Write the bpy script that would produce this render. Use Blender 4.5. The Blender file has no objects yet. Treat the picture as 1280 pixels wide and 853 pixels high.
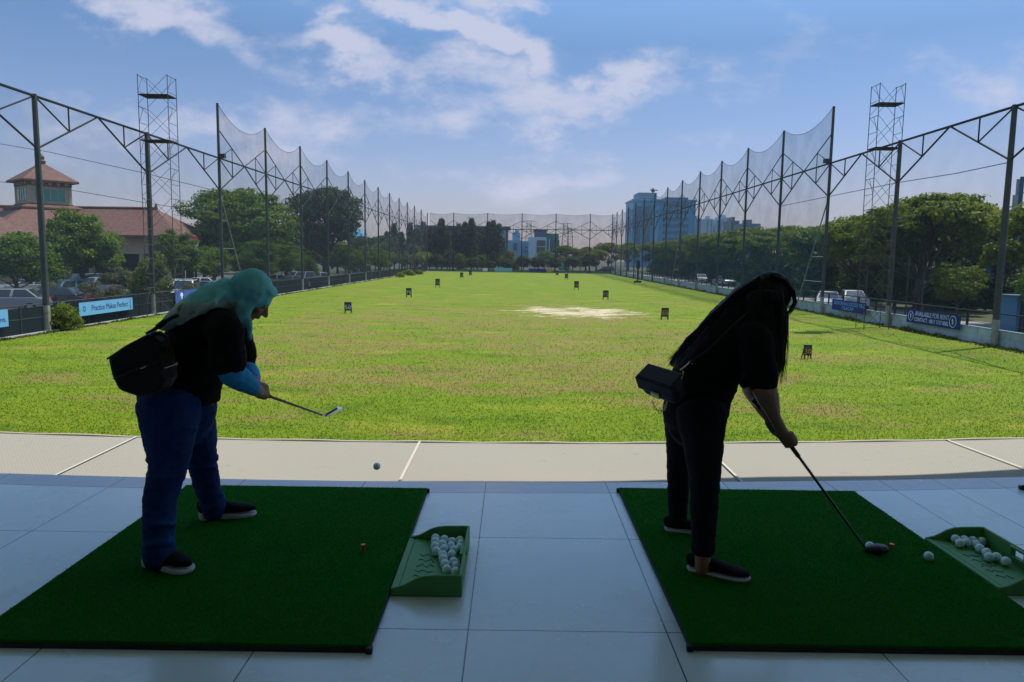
import bpy, bmesh, math, random
import numpy as np
from mathutils import Vector, Matrix, Euler
R = math.radians
SC = bpy.context.scene
COL = SC.collection

# ------------------------------------------------------------------ camera, sky, sun, exposure
CAMZ = 3.8                       # a first floor tee deck: the deck is 2.4 m above the field
F, PW, PH = 924.0, 1280, 853     # focal length in pixels of the photograph
PITCH, ROLL = math.atan(104.7 / F), 0.014
cam_data = bpy.data.cameras.new('camera')
cam_data.sensor_width = 36.0
cam_data.lens = F / PW * 36.0
cam_data.clip_start = 0.05
cam_data.clip_end = 5000
cam = bpy.data.objects.new('camera', cam_data)
COL.objects.link(cam)
cam.matrix_world = (Matrix.Translation((0, 0, CAMZ)) @ Matrix.Rotation(R(90) - PITCH, 4, 'X') @ Matrix.Rotation(ROLL, 4, 'Z'))
SC.camera = cam

SUN_EL, SUN_AZ = 65.0, 58.0      # azimuth from +Y (down the range) towards +X
SUN_STRENGTH = 3.7
SKY_STRENGTH = 0.14
EXPOSURE = 0.64
SC.view_settings.view_transform = 'Standard'
SC.view_settings.look = 'None'
SC.view_settings.gamma = 1.0
SC.view_settings.use_curve_mapping = False
SC.view_settings.exposure = EXPOSURE

sun_data = bpy.data.lights.new('sun', 'SUN')
sun_data.energy = SUN_STRENGTH
sun_data.angle = R(0.55)
sun_data.color = (1.0, 0.94, 0.84)
sun = bpy.data.objects.new('sun', sun_data)
COL.objects.link(sun)
sdir = Vector((math.sin(R(SUN_AZ)) * math.cos(R(SUN_EL)), math.cos(R(SUN_AZ)) * math.cos(R(SUN_EL)), math.sin(R(SUN_EL))))
sun.rotation_euler = sdir.to_track_quat('Z', 'Y').to_euler()

def ray(px, py):
    x, y = (px - PW / 2) / F, (py - PH / 2) / F
    x, y = x * math.cos(ROLL) + y * math.sin(ROLL), -x * math.sin(ROLL) + y * math.cos(ROLL)
    c, s = math.cos(PITCH), math.sin(PITCH)
    return Vector((x, c - y * s, -s - y * c))
def G(px, py, z=0.0):                 # survey: where a sight line meets the level z
    d = ray(px, py); t = (z - CAMZ) / d[2]
    return Vector((d[0] * t, d[1] * t, z))
def D(px, py, Y):                     # survey: where a sight line meets the distance Y
    d = ray(px, py); t = Y / d[1]
    return Vector((d[0] * t, Y, CAMZ + d[2] * t))

# world: Nishita sky with procedural cumulus (laid out by direction)
world = bpy.data.worlds.new('World'); SC.world = world; world.use_nodes = True
def build_world():
    nt = world.node_tree; N = nt.nodes; L = nt.links; N.clear()
    out = N.new('ShaderNodeOutputWorld'); bg = N.new('ShaderNodeBackground')
    L.new(bg.outputs[0], out.inputs[0]); bg.inputs[1].default_value = SKY_STRENGTH
    sky = N.new('ShaderNodeTexSky'); sky.sky_type = 'NISHITA'; sky.sun_disc = False
    sky.sun_elevation = R(SUN_EL); sky.sun_rotation = R(SUN_AZ)
    sky.air_density = 1.3; sky.dust_density = 0.6; sky.ozone_density = 3.0; sky.altitude = 0
    tc = N.new('ShaderNodeTexCoord'); sep = N.new('ShaderNodeSeparateXYZ'); L.new(tc.outputs['Generated'], sep.inputs[0])
    def M(op, a, b=None, c=None, clamp=False):
        n = N.new('ShaderNodeMath'); n.operation = op; n.use_clamp = clamp
        for i, v in enumerate((a, b, c)):
            if v is None: continue
            if isinstance(v, (int, float)): n.inputs[i].default_value = v
            else: L.new(v, n.inputs[i])
        return n.outputs[0]
    yy = M('MAXIMUM', M('ABSOLUTE', sep.outputs[1]), 0.08)
    u = M('DIVIDE', sep.outputs[0], yy); v = M('DIVIDE', sep.outputs[2], yy)
    comb = N.new('ShaderNodeCombineXYZ'); L.new(u, comb.inputs[0]); L.new(M('MULTIPLY', v, 1.8), comb.inputs[1]); L.new(sep.outputs[1], comb.inputs[2])
    def noise(scale, detail, rough, loc):
        mp = N.new('ShaderNodeMapping'); mp.inputs['Location'].default_value = loc; L.new(comb.outputs[0], mp.inputs[0])
        n = N.new('ShaderNodeTexNoise'); n.inputs['Scale'].default_value = scale; n.inputs['Detail'].default_value = detail
        n.inputs['Roughness'].default_value = rough; L.new(mp.outputs[0], n.inputs[0]); return n
    warp = noise(5.5, 6, 0.6, (3.1, 1.7, 0)); wsep = N.new('ShaderNodeSeparateColor'); L.new(warp.outputs['Color'], wsep.inputs[0])
    uw = M('ADD', u, M('MULTIPLY', M('SUBTRACT', wsep.outputs[0], 0.5), 0.26))
    vw = M('ADD', v, M('MULTIPLY', M('SUBTRACT', wsep.outputs[1], 0.5), 0.16))
    blobs = [  # photo px centre, half sizes px, slope (dv/du), weight
        (520, 8, 70, 16, -0.35, .9), (600, 42, 95, 20, -0.45, 1.0), (660, 62, 60, 22, -.3, .7), (445, 76, 70, 20, -.15, .85), (570, 95, 110, 30, -.1, .75),
        (700, 130, 130, 34, .15, .8), (775, 100, 70, 24, .35, .95), (690, 165, 60, 18, .1, .7), (200, 22, 120, 28, -.25, .95),
        (425, 32, 16, 16, .4, .5), (640, 6, 50, 10, -.2, .6), (440, 150, 170, 34, .05, .55), (250, 165, 180, 26, -.15, .55), (690, 222, 130, 16, 0, .5), (900, 185, 60, 12, 0, .3), (1240, 90, 60, 60, 0, .25)]
    tot = None
    for (px, py, sx, sy, sl, w) in blobs:
        d = ray(px, py); cu, cv = d[0] / d[1], d[2] / d[1]
        du = M('SUBTRACT', uw, cu); dv = M('SUBTRACT', M('SUBTRACT', vw, cv), M('MULTIPLY', du, sl))
        q = M('ADD', M('POWER', M('ABSOLUTE', M('DIVIDE', du, sx / F)), 2.0), M('POWER', M('ABSOLUTE', M('DIVIDE', dv, sy / F)), 2.0))
        g = M('MULTIPLY', M('POWER', 2.718, M('MULTIPLY', q, -0.8)), w)
        tot = g if tot is None else M('MAXIMUM', tot, g)
    fb = noise(5.0, 9, 0.58, (0.3, 0.9, 2.0))
    fb2 = noise(16.0, 6, 0.6, (1.3, 0.2, 5.0))
    front = M('GREATER_THAN', sep.outputs[1], 0.0)
    msk = M('ADD', M('MULTIPLY', tot, front), M('MULTIPLY', M('SUBTRACT', 1.0, front), 0.35))
    den = M('ADD', msk, M('ADD', M('MULTIPLY', M('SUBTRACT', fb.outputs[0], 0.5), 1.6), M('MULTIPLY', M('SUBTRACT', fb2.outputs[0], 0.5), 0.9)))
    mr = N.new('ShaderNodeMapRange'); mr.interpolation_type = 'SMOOTHSTEP'; L.new(den, mr.inputs[0])
    mr.inputs[1].default_value = 0.10; mr.inputs[2].default_value = 0.85; mr.inputs[3].default_value = 0; mr.inputs[4].default_value = 0.85
    up = N.new('ShaderNodeMapRange'); L.new(sep.outputs[2], up.inputs[0]); up.inputs[1].default_value = 0.0; up.inputs[2].default_value = 0.05
    cl = M('MULTIPLY', mr.outputs[0], up.outputs[0])
    # humid tropical air: pale lilac near the horizon, deeper blue higher up
    hz = N.new('ShaderNodeValToRGB'); L.new(sep.outputs[2], hz.inputs[0])
    e = hz.color_ramp.elements; e[0].position = 0.0; e[0].color = HZ0; e[1].position = 0.55; e[1].color = HZ3
    a = e.new(0.10); a.color = HZ1
    a = e.new(0.26); a.color = HZ2
    mul = N.new('ShaderNodeMix'); mul.data_type = 'RGBA'; mul.blend_type = 'MULTIPLY'; mul.inputs[0].default_value = 1.0
    L.new(sky.outputs[0], mul.inputs[6]); L.new(hz.outputs[0], mul.inputs[7])
    mix = N.new('ShaderNodeMix'); mix.data_type = 'RGBA'; L.new(cl, mix.inputs[0]); L.new(mul.outputs[2], mix.inputs[6])
    mix.inputs[7].default_value = CLOUD
    L.new(mix.outputs[2], bg.inputs[0])
HZ0 = (0.36, 0.33, 0.47, 1); HZ1 = (0.385, 0.375, 0.515, 1); HZ2 = (0.30, 0.37, 0.48, 1); HZ3 = (0.82, 0.98, 1.06, 1)
CLOUD = (2.8, 2.9, 3.6, 1)
build_world()

# ------------------------------------------------------------------ materials
MATS = {}
def mat(name, color, rough=0.7, metal=0.0, spec=0.5, bump=None, var=None, alpha=None, coat=0):
    m = bpy.data.materials.new(name); m.use_nodes = True
    nt = m.node_tree; b = nt.nodes['Principled BSDF']
    b.inputs['Base Color'].default_value = (*color, 1); b.inputs['Roughness'].default_value = rough
    b.inputs['Metallic'].default_value = metal; b.inputs['Specular IOR Level'].default_value = spec
    if coat: b.inputs['Coat Weight'].default_value = coat
    tc = nt.nodes.new('ShaderNodeTexCoord')
    if var:    # (scale, amount, other colour)
        n = nt.nodes.new('ShaderNodeTexNoise'); n.inputs['Scale'].default_value = var[0]; n.inputs['Detail'].default_value = 6
        n.inputs['Roughness'].default_value = 0.65
        nt.links.new(tc.outputs['Object'], n.inputs[0])
        cr = nt.nodes.new('ShaderNodeValToRGB'); cr.color_ramp.elements[0].position = 0.35; cr.color_ramp.elements[1].position = 0.68
        cr.color_ramp.elements[0].color = (*color, 1)
        o = var[2] if len(var) > 2 else tuple(c * 1.5 for c in color)
        cr.color_ramp.elements[1].color = (*[color[i] * (1 - var[1]) + o[i] * var[1] for i in range(3)], 1)
        nt.links.new(n.outputs[0], cr.inputs[0]); nt.links.new(cr.outputs[0], b.inputs['Base Color'])
    if bump:   # (scale, strength, distance)
        n = nt.nodes.new('ShaderNodeTexNoise'); n.inputs['Scale'].default_value = bump[0]; n.inputs['Detail'].default_value = 4
        nt.links.new(tc.outputs['Object'], n.inputs[0])
        bp = nt.nodes.new('ShaderNodeBump'); bp.inputs['Strength'].default_value = bump[1]; bp.inputs['Distance'].default_value = bump[2]
        nt.links.new(n.outputs[0], bp.inputs['Height']); nt.links.new(bp.outputs[0], b.inputs['Normal'])
    MATS[name] = m
    return m
def leafmat(name, c1, c2, trans=0.35):
    m = bpy.data.materials.new(name); m.use_nodes = True; nt = m.node_tree; N = nt.nodes; L = nt.links
    N.clear(); out = N.new('ShaderNodeOutputMaterial')
    geo = N.new('ShaderNodeNewGeometry'); cr = N.new('ShaderNodeValToRGB')
    cr.color_ramp.elements[0].color = (*c1, 1); cr.color_ramp.elements[1].color = (*c2, 1)
    oi = N.new('ShaderNodeObjectInfo')
    ad = N.new('ShaderNodeMath'); ad.operation = 'MULTIPLY_ADD'; L.new(oi.outputs['Random'], ad.inputs[0]); ad.inputs[1].default_value = 0.3
    sc = N.new('ShaderNodeMath'); sc.operation = 'MULTIPLY'; L.new(geo.outputs['Random Per Island'], sc.inputs[0]); sc.inputs[1].default_value = 0.7
    L.new(sc.outputs[0], ad.inputs[2]); L.new(ad.outputs[0], cr.inputs[0])
    df = N.new('ShaderNodeBsdfPrincipled'); df.inputs['Roughness'].default_value = 0.55; df.inputs['Specular IOR Level'].default_value = 0.12
    L.new(cr.outputs[0], df.inputs['Base Color'])
    tr = N.new('ShaderNodeBsdfTranslucent'); hs = N.new('ShaderNodeHueSaturation'); hs.inputs['Value'].default_value = 1.5; hs.inputs['Hue'].default_value = 0.48
    L.new(cr.outputs[0], hs.inputs['Color']); L.new(hs.outputs[0], tr.inputs[0])
    mx = N.new('ShaderNodeMixShader'); mx.inputs[0].default_value = trans
    L.new(df.outputs[0], mx.inputs[1]); L.new(tr.outputs[0], mx.inputs[2]); L.new(mx.outputs[0], out.inputs[0])
    MATS[name] = m; return m
def netmat(name, color, alpha):
    m = bpy.data.materials.new(name); m.use_nodes = True; nt = m.node_tree; N = nt.nodes; L = nt.links
    N.clear(); out = N.new('ShaderNodeOutputMaterial'); t = N.new('ShaderNodeBsdfTransparent'); d = N.new('ShaderNodeBsdfDiffuse')
    d.inputs[0].default_value = (*color, 1); mx = N.new('ShaderNodeMixShader')
    tc = N.new('ShaderNodeTexCoord'); n = N.new('ShaderNodeTexNoise'); n.inputs['Scale'].default_value = 0.6; n.inputs['Detail'].default_value = 5
    L.new(tc.outputs['Object'], n.inputs[0])
    mr = N.new('ShaderNodeMapRange'); L.new(n.outputs[0], mr.inputs[0]); mr.inputs[1].default_value = 0.3; mr.inputs[2].default_value = 0.7
    mr.inputs[3].default_value = alpha * 0.8; mr.inputs[4].default_value = alpha * 1.2
    L.new(mr.outputs[0], mx.inputs[0]); L.new(t.outputs[0], mx.inputs[1]); L.new(d.outputs[0], mx.inputs[2]); L.new(mx.outputs[0], out.inputs[0])
    MATS[name] = m; return m

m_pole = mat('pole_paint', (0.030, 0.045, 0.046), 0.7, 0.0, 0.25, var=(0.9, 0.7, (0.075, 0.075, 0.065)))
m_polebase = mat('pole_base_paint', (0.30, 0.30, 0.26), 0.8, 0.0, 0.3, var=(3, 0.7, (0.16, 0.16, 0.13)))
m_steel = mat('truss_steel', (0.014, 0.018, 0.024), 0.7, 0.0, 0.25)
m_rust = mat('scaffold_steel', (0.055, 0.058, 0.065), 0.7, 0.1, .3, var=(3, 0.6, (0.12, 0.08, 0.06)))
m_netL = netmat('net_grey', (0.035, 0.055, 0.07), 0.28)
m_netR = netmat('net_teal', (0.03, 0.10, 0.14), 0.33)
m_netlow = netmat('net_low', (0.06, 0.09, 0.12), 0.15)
m_screen = mat('windscreen_mesh', (0.004, 0.011, 0.010), 0.9, 0, .1, var=(2, .5, (0.012, 0.02, 0.018)))
m_wall = mat('wall_paint', (0.42, 0.50, 0.50), 0.85, var=(1.2, 0.8, (0.22, 0.27, 0.25)), bump=(12, .2, .01))
m_joint = mat('wall_joint', (0.12, 0.15, 0.15), 0.9)
m_asphalt = mat('asphalt', (0.055, 0.055, 0.06), 0.9, var=(0.5, .6, (0.09, 0.085, 0.08)), bump=(30, .3, .01))
m_road = mat('road_surface', (0.20, 0.19, 0.175), 0.9, var=(0.4, .7, (0.28, 0.26, 0.23)))
m_verge = mat('verge_earth', (0.045, 0.042, 0.022), 0.95, var=(0.6, .8, (0.05, 0.085, 0.02)))
m_earth = mat('ground_earth', (0.022, 0.040, 0.010), 0.95, var=(0.05, .8, (0.05, 0.05, 0.025)))
m_white = mat('white_paint', (0.62, 0.64, 0.66), 0.5)
m_concrete = mat('concrete', (0.34, 0.33, 0.32), 0.85, var=(1.5, .5, (0.25, .24, .23)))
m_black = mat('black_plastic', (0.012, 0.012, 0.013), 0.45)
m_rubber = mat('black_rubber', (0.012, 0.012, 0.012), 0.7)
m_bark = mat('bark', (0.09, 0.065, 0.045), 0.95, var=(2, .6, (0.16, 0.13, 0.1)), bump=(14, .6, .03))
m_barkdk = mat('bark_dark', (0.045, 0.035, 0.028), 0.95, var=(2, .6, (0.09, 0.07, 0.055)))
lf_rain = leafmat('leaf_rain', (0.030, 0.078, 0.006), (0.170, 0.212, 0.013), .40)
lf_mid = leafmat('leaf_mid', (0.024, 0.075, 0.006), (0.120, 0.185, 0.012), .36)
lf_dark = leafmat('leaf_dark', (0.016, 0.034, 0.012), (0.045, 0.070, 0.018), .25)
lf_yel = leafmat('leaf_yellow', (0.06, 0.10, 0.010), (0.15, 0.19, 0.02), .4)
lf_olive = leafmat('leaf_olive', (0.05, 0.065, 0.025), (0.12, 0.12, 0.06), .3)
lf_cas = leafmat('leaf_needle', (0.028, 0.052, 0.022), (0.070, 0.110, 0.040), .3)
lf_palm = leafmat('leaf_palm', (0.03, 0.06, 0.018), (0.08, 0.11, 0.035), .3)
lf_grass = leafmat('leaf_grass', (0.060, 0.105, 0.006), (0.17, 0.185, 0.020), .4)
lf_weed = leafmat('leaf_weed', (0.025, 0.05, 0.008), (0.08, 0.10, 0.02), .35)

def nodes_of(name, rough=0.8, spec=0.3):
    m = bpy.data.materials.new(name); m.use_nodes = True; MATS[name] = m
    b = m.node_tree.nodes['Principled BSDF']; b.inputs['Roughness'].default_value = rough; b.inputs['Specular IOR Level'].default_value = spec
    return m, m.node_tree, b
class NT:
    def __init__(s, nt): s.nt = nt; s.N = nt.nodes; s.L = nt.links; s.tc = s.N.new('ShaderNodeTexCoord')
    def put(s, sock, v):
        if isinstance(v, (int, float)): sock.default_value = v
        elif isinstance(v, tuple): sock.default_value = v if len(v) == len(sock.default_value) else (*v, 1)
        else: s.L.new(v, sock)
    def math(s, op, a, b=None, c=None):
        n = s.N.new('ShaderNodeMath'); n.operation = op
        for i, v in enumerate((a, b, c)):
            if v is not None: s.put(n.inputs[i], v)
        return n.outputs[0]
    def noise(s, scale, detail=5, rough=.6, stretch=None, vec=None):
        v = vec or s.tc.outputs['Object']
        if stretch:
            mp = s.N.new('ShaderNodeMapping'); mp.inputs['Scale'].default_value = stretch; s.L.new(v, mp.inputs[0]); v = mp.outputs[0]
        n = s.N.new('ShaderNodeTexNoise'); n.inputs['Scale'].default_value = scale; n.inputs['Detail'].default_value = detail; n.inputs['Roughness'].default_value = rough
        s.L.new(v, n.inputs[0]); return n.outputs[0]
    def rng(s, v, a, b, c=0., d=1.):
        n = s.N.new('ShaderNodeMapRange'); n.interpolation_type = 'SMOOTHSTEP'; s.put(n.inputs[0], v)
        for i, x in enumerate((a, b, c, d)): n.inputs[i + 1].default_value = x
        return n.outputs[0]
    def mix(s, f, a, b):
        n = s.N.new('ShaderNodeMix'); n.data_type = 'RGBA'; s.put(n.inputs[0], f); s.put(n.inputs[6], a); s.put(n.inputs[7], b); return n.outputs[2]
    def bump(s, h, strength, dist):
        n = s.N.new('ShaderNodeBump'); n.inputs['Strength'].default_value = strength; n.inputs['Distance'].default_value = dist; s.L.new(h, n.inputs['Height']); return n.outputs[0]

def field_color(t):
    sep = t.N.new('ShaderNodeSeparateXYZ'); t.L.new(t.tc.outputs['Object'], sep.inputs[0]); X, Y = sep.outputs[0], sep.outputs[1]
    fine = t.noise(9, 7, .72); mid = t.noise(0.55, 7, .68, (.7, 1, 1)); big = t.noise(0.10, 5, .6); streak = t.noise(0.30, 7, .68, (0.45, 1.0, 1))
    c = t.mix(t.rng(fine, .3, .7), (0.070, 0.122, 0.002), (0.155, 0.205, 0.006))
    c = t.mix(t.math('MULTIPLY', t.rng(big, .40, .62), .45), c, (0.110, 0.180, 0.005))
    c = t.mix(t.math('MULTIPLY', t.rng(mid, .50, .62), .6), c, (0.060, 0.110, 0.003))
    yl = t.rng(t.noise(0.42, 7, .7, (0.55, 1.0, 1)), .53, .66)
    c = t.mix(t.math('MULTIPLY', yl, .5), c, (0.26, 0.24, 0.028))
    # worn brown turf over the middle of the landing area
    cen = t.math('MULTIPLY', t.rng(t.math('ABSOLUTE', t.math('SUBTRACT', X, 0.5)), 20, 6), t.math('MULTIPLY', t.rng(Y, 14, 26), t.rng(Y, 80, 44)))
    br = t.rng(t.math('ADD', streak, t.math('MULTIPLY', cen, 0.12)), .52, .63)
    br = t.math('MULTIPLY', br, t.rng(t.noise(0.9, 5, .68), .34, .56))
    c = t.mix(t.math('MULTIPLY', br, .66), c, (0.190, 0.132, 0.046))
    # bare sand
    dx = t.math('DIVIDE', t.math('SUBTRACT', X, 4.7), 4.8); dy = t.math('DIVIDE', t.math('SUBTRACT', Y, 52.5), 6.0)
    q = t.math('ADD', t.math('POWER', t.math('ABSOLUTE', dx), 2.), t.math('POWER', t.math('ABSOLUTE', dy), 2.))
    sd = t.math('SUBTRACT', t.math('MULTIPLY_ADD', t.math('SUBTRACT', t.noise(0.8, 8, .8, (0.45, 1.0, 1)), .5), 2.2, .66), t.math('MULTIPLY', q, .26))
    return t.mix(t.rng(sd, .50, .60), c, (0.44, 0.38, 0.24))
def make_field_mat():
    m, nt, b = nodes_of('field_turf', 0.9, 0.15); t = NT(nt)
    t.L.new(field_color(t), b.inputs['Base Color'])
    t.L.new(t.bump(t.noise(14, 6, .7), .5, .05), b.inputs['Normal'])
    return m
m_field = make_field_mat()
def make_blade_mat():
    m, nt, b = nodes_of('grass_blade', 0.7, 0.2); t = NT(nt); c = field_color(t)
    hs = t.N.new('ShaderNodeHueSaturation'); t.L.new(c, hs.inputs['Color']); geo = t.N.new('ShaderNodeNewGeometry'); t.L.new(t.rng(geo.outputs['Random Per Island'], 0, 1, 1.05, 1.6), hs.inputs['Value'])
    t.L.new(hs.outputs[0], b.inputs['Base Color']); tr = t.N.new('ShaderNodeBsdfTranslucent'); t.L.new(hs.outputs[0], tr.inputs[0])
    mx = t.N.new('ShaderNodeMixShader'); mx.inputs[0].default_value = .4; t.L.new(b.outputs[0], mx.inputs[1]); t.L.new(tr.outputs[0], mx.inputs[2])
    t.L.new(mx.outputs[0], nt.nodes['Material Output'].inputs[0]); return m
lf_grass = make_blade_mat()
def make_floor_mat():
    m, nt, b = nodes_of('floor_tile', 0.32, 0.5); t = NT(nt)
    sep = t.N.new('ShaderNodeSeparateXYZ'); t.L.new(t.tc.outputs['Object'], sep.inputs[0]); X, Y = sep.outputs[0], sep.outputs[1]
    def near(v, per, off, w):
        f = t.math('FRACT', t.math('ADD', t.math('DIVIDE', t.math('SUBTRACT', v, off), per), 100.5))
        return t.math('LESS_THAN', t.math('MULTIPLY', t.math('ABSOLUTE', t.math('SUBTRACT', f, .5)), per), w)
    gx1 = t.math('MULTIPLY', near(X, .75, -.15, .0028), t.math('LESS_THAN', X, 1.7))
    gx2 = t.math('MULTIPLY', near(X, .37, 2.385, .0028), t.math('GREATER_THAN', X, 1.7))
    x0 = t.math('ADD', X, 1.14); edge = t.math('ADD', t.math('MULTIPLY', t.math('MULTIPLY', x0, x0), .0141), 4.27)
    inb = t.math('GREATER_THAN', Y, edge)          # border course along the deck edge
    gb = t.math('LESS_THAN', t.math('ABSOLUTE', t.math('SUBTRACT', Y, edge)), .0035)
    gy = t.math('MULTIPLY', near(Y, .93, 3.58, .0028), t.math('SUBTRACT', 1., inb))
    g = t.math('MAXIMUM', t.math('MAXIMUM', gx1, gx2), t.math('MAXIMUM', gy, gb))
    c = t.mix(t.rng(t.noise(1.3, 4), .35, .7), (0.57, 0.64, 0.69), (0.63, 0.70, 0.74))
    c = t.mix(inb, c, (0.42, 0.43, 0.48))
    c = t.mix(t.math('MULTIPLY', t.rng(t.noise(2.6, 8, .75), .52, .72), .38), c, (0.36, 0.35, 0.34))
    c = t.mix(t.math('MULTIPLY', t.rng(t.noise(30, 5, .8), .66, .74), .5), c, (0.20, 0.19, 0.18))
    c = t.mix(g, c, (0.10, 0.105, 0.12))
    t.L.new(c, b.inputs['Base Color'])
    t.put(b.inputs['Roughness'], t.rng(t.noise(3, 5, .6), .3, .7, .15, .30))
    t.L.new(t.bump(t.math('MULTIPLY', g, -1.), .5, .002), b.inputs['Normal'])
    return m
m_floor = make_floor_mat()
def make_turfmat():
    m, nt, b = nodes_of('mat_turf', 0.95, 0.1); t = NT(nt)
    c = t.mix(t.rng(t.noise(260, 3, .7), .3, .7), (0.002, 0.075, 0.003), (0.006, 0.20, 0.010))
    c = t.mix(t.math('MULTIPLY', t.rng(t.noise(6, 5, .6), .5, .75), .4), c, (0.003, 0.10, 0.005))
    t.L.new(c, b.inputs['Base Color'])
    c2 = t.mix(t.math('MULTIPLY', t.rng(t.noise(2.2, 6, .7), .52, .72), .45), c, (0.020, 0.20, 0.022)); t.L.new(c2, b.inputs['Base Color'])
    t.L.new(t.bump(t.noise(330, 3, .7), 1.0, .01), b.inputs['Normal']); return m
m_turf = make_turfmat()
lf_fibre = leafmat('mat_fibre', (0.002, 0.085, 0.003), (0.007, 0.24, 0.012), .15)
def make_ledge_mat():
    m, nt, b = nodes_of('ledge_net', 0.9, 0.1); t = NT(nt)
    v = t.N.new('ShaderNodeTexBrick'); v.inputs['Scale'].default_value = 1.0; v.inputs['Brick Width'].default_value = .024; v.inputs['Row Height'].default_value = .016
    v.inputs['Mortar Size'].default_value = .0045; v.inputs['Color1'].default_value = (.255, .24, .205, 1); v.inputs['Color2'].default_value = (.24, .225, .19, 1); v.inputs['Mortar'].default_value = (.29, .275, .235, 1)
    t.L.new(t.tc.outputs['Object'], v.inputs[0])
    c = t.mix(t.math('MULTIPLY', t.rng(t.noise(1.1, 6, .65, (.6, 2, 1)), .42, .72), .45), v.outputs['Color'], (.30, .265, .215))
    c = t.mix(t.math('MULTIPLY', t.rng(t.noise(9, 5, .7), .6, .75), .4), c, (.14, .125, .10))
    t.L.new(c, b.inputs['Base Color']); t.L.new(t.bump(v.outputs['Fac'], .4, .004), b.inputs['Normal']); return m
m_ledge = make_ledge_mat()
def make_roof_mat():
    m, nt, b = nodes_of('roof_tile', 0.75, 0.4); t = NT(nt)
    w = t.N.new('ShaderNodeTexWave'); w.wave_type = 'BANDS'; w.bands_direction = 'Z'; w.inputs['Scale'].default_value = 3.2; t.L.new(t.tc.outputs['Object'], w.inputs[0])
    c = t.mix(t.rng(t.noise(2.5, 6, .7), .35, .65), (0.080, 0.033, 0.024), (0.140, 0.064, 0.044))
    c = t.mix(t.math('MULTIPLY', w.outputs['Fac'], .35), c, (0.08, 0.036, 0.028))
    c = t.mix(t.math('MULTIPLY', t.rng(t.noise(14, 3, .7), .6, .7), .7), c, (0.34, 0.22, 0.15))
    t.L.new(c, b.inputs['Base Color']); return m
m_rooftile = make_roof_mat()
def facade(name, wallc, glassc, ph, pw, frac=.55, rough=.15):   # window ribbons in rows
    m, nt, b = nodes_of(name, .4, .5); t = NT(nt)
    sep = t.N.new('ShaderNodeSeparateXYZ'); t.L.new(t.tc.outputs['Object'], sep.inputs[0])
    fz = t.math('LESS_THAN', t.math('FRACT', t.math('DIVIDE', sep.outputs[2], ph)), frac)
    if pw:
        fx = t.math('LESS_THAN', t.math('FRACT', t.math('DIVIDE', t.math('ADD', sep.outputs[0], sep.outputs[1]), pw)), .72); fz = t.math('MULTIPLY', fz, fx)
    t.L.new(t.mix(fz, wallc, glassc), b.inputs['Base Color']); return m

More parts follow.
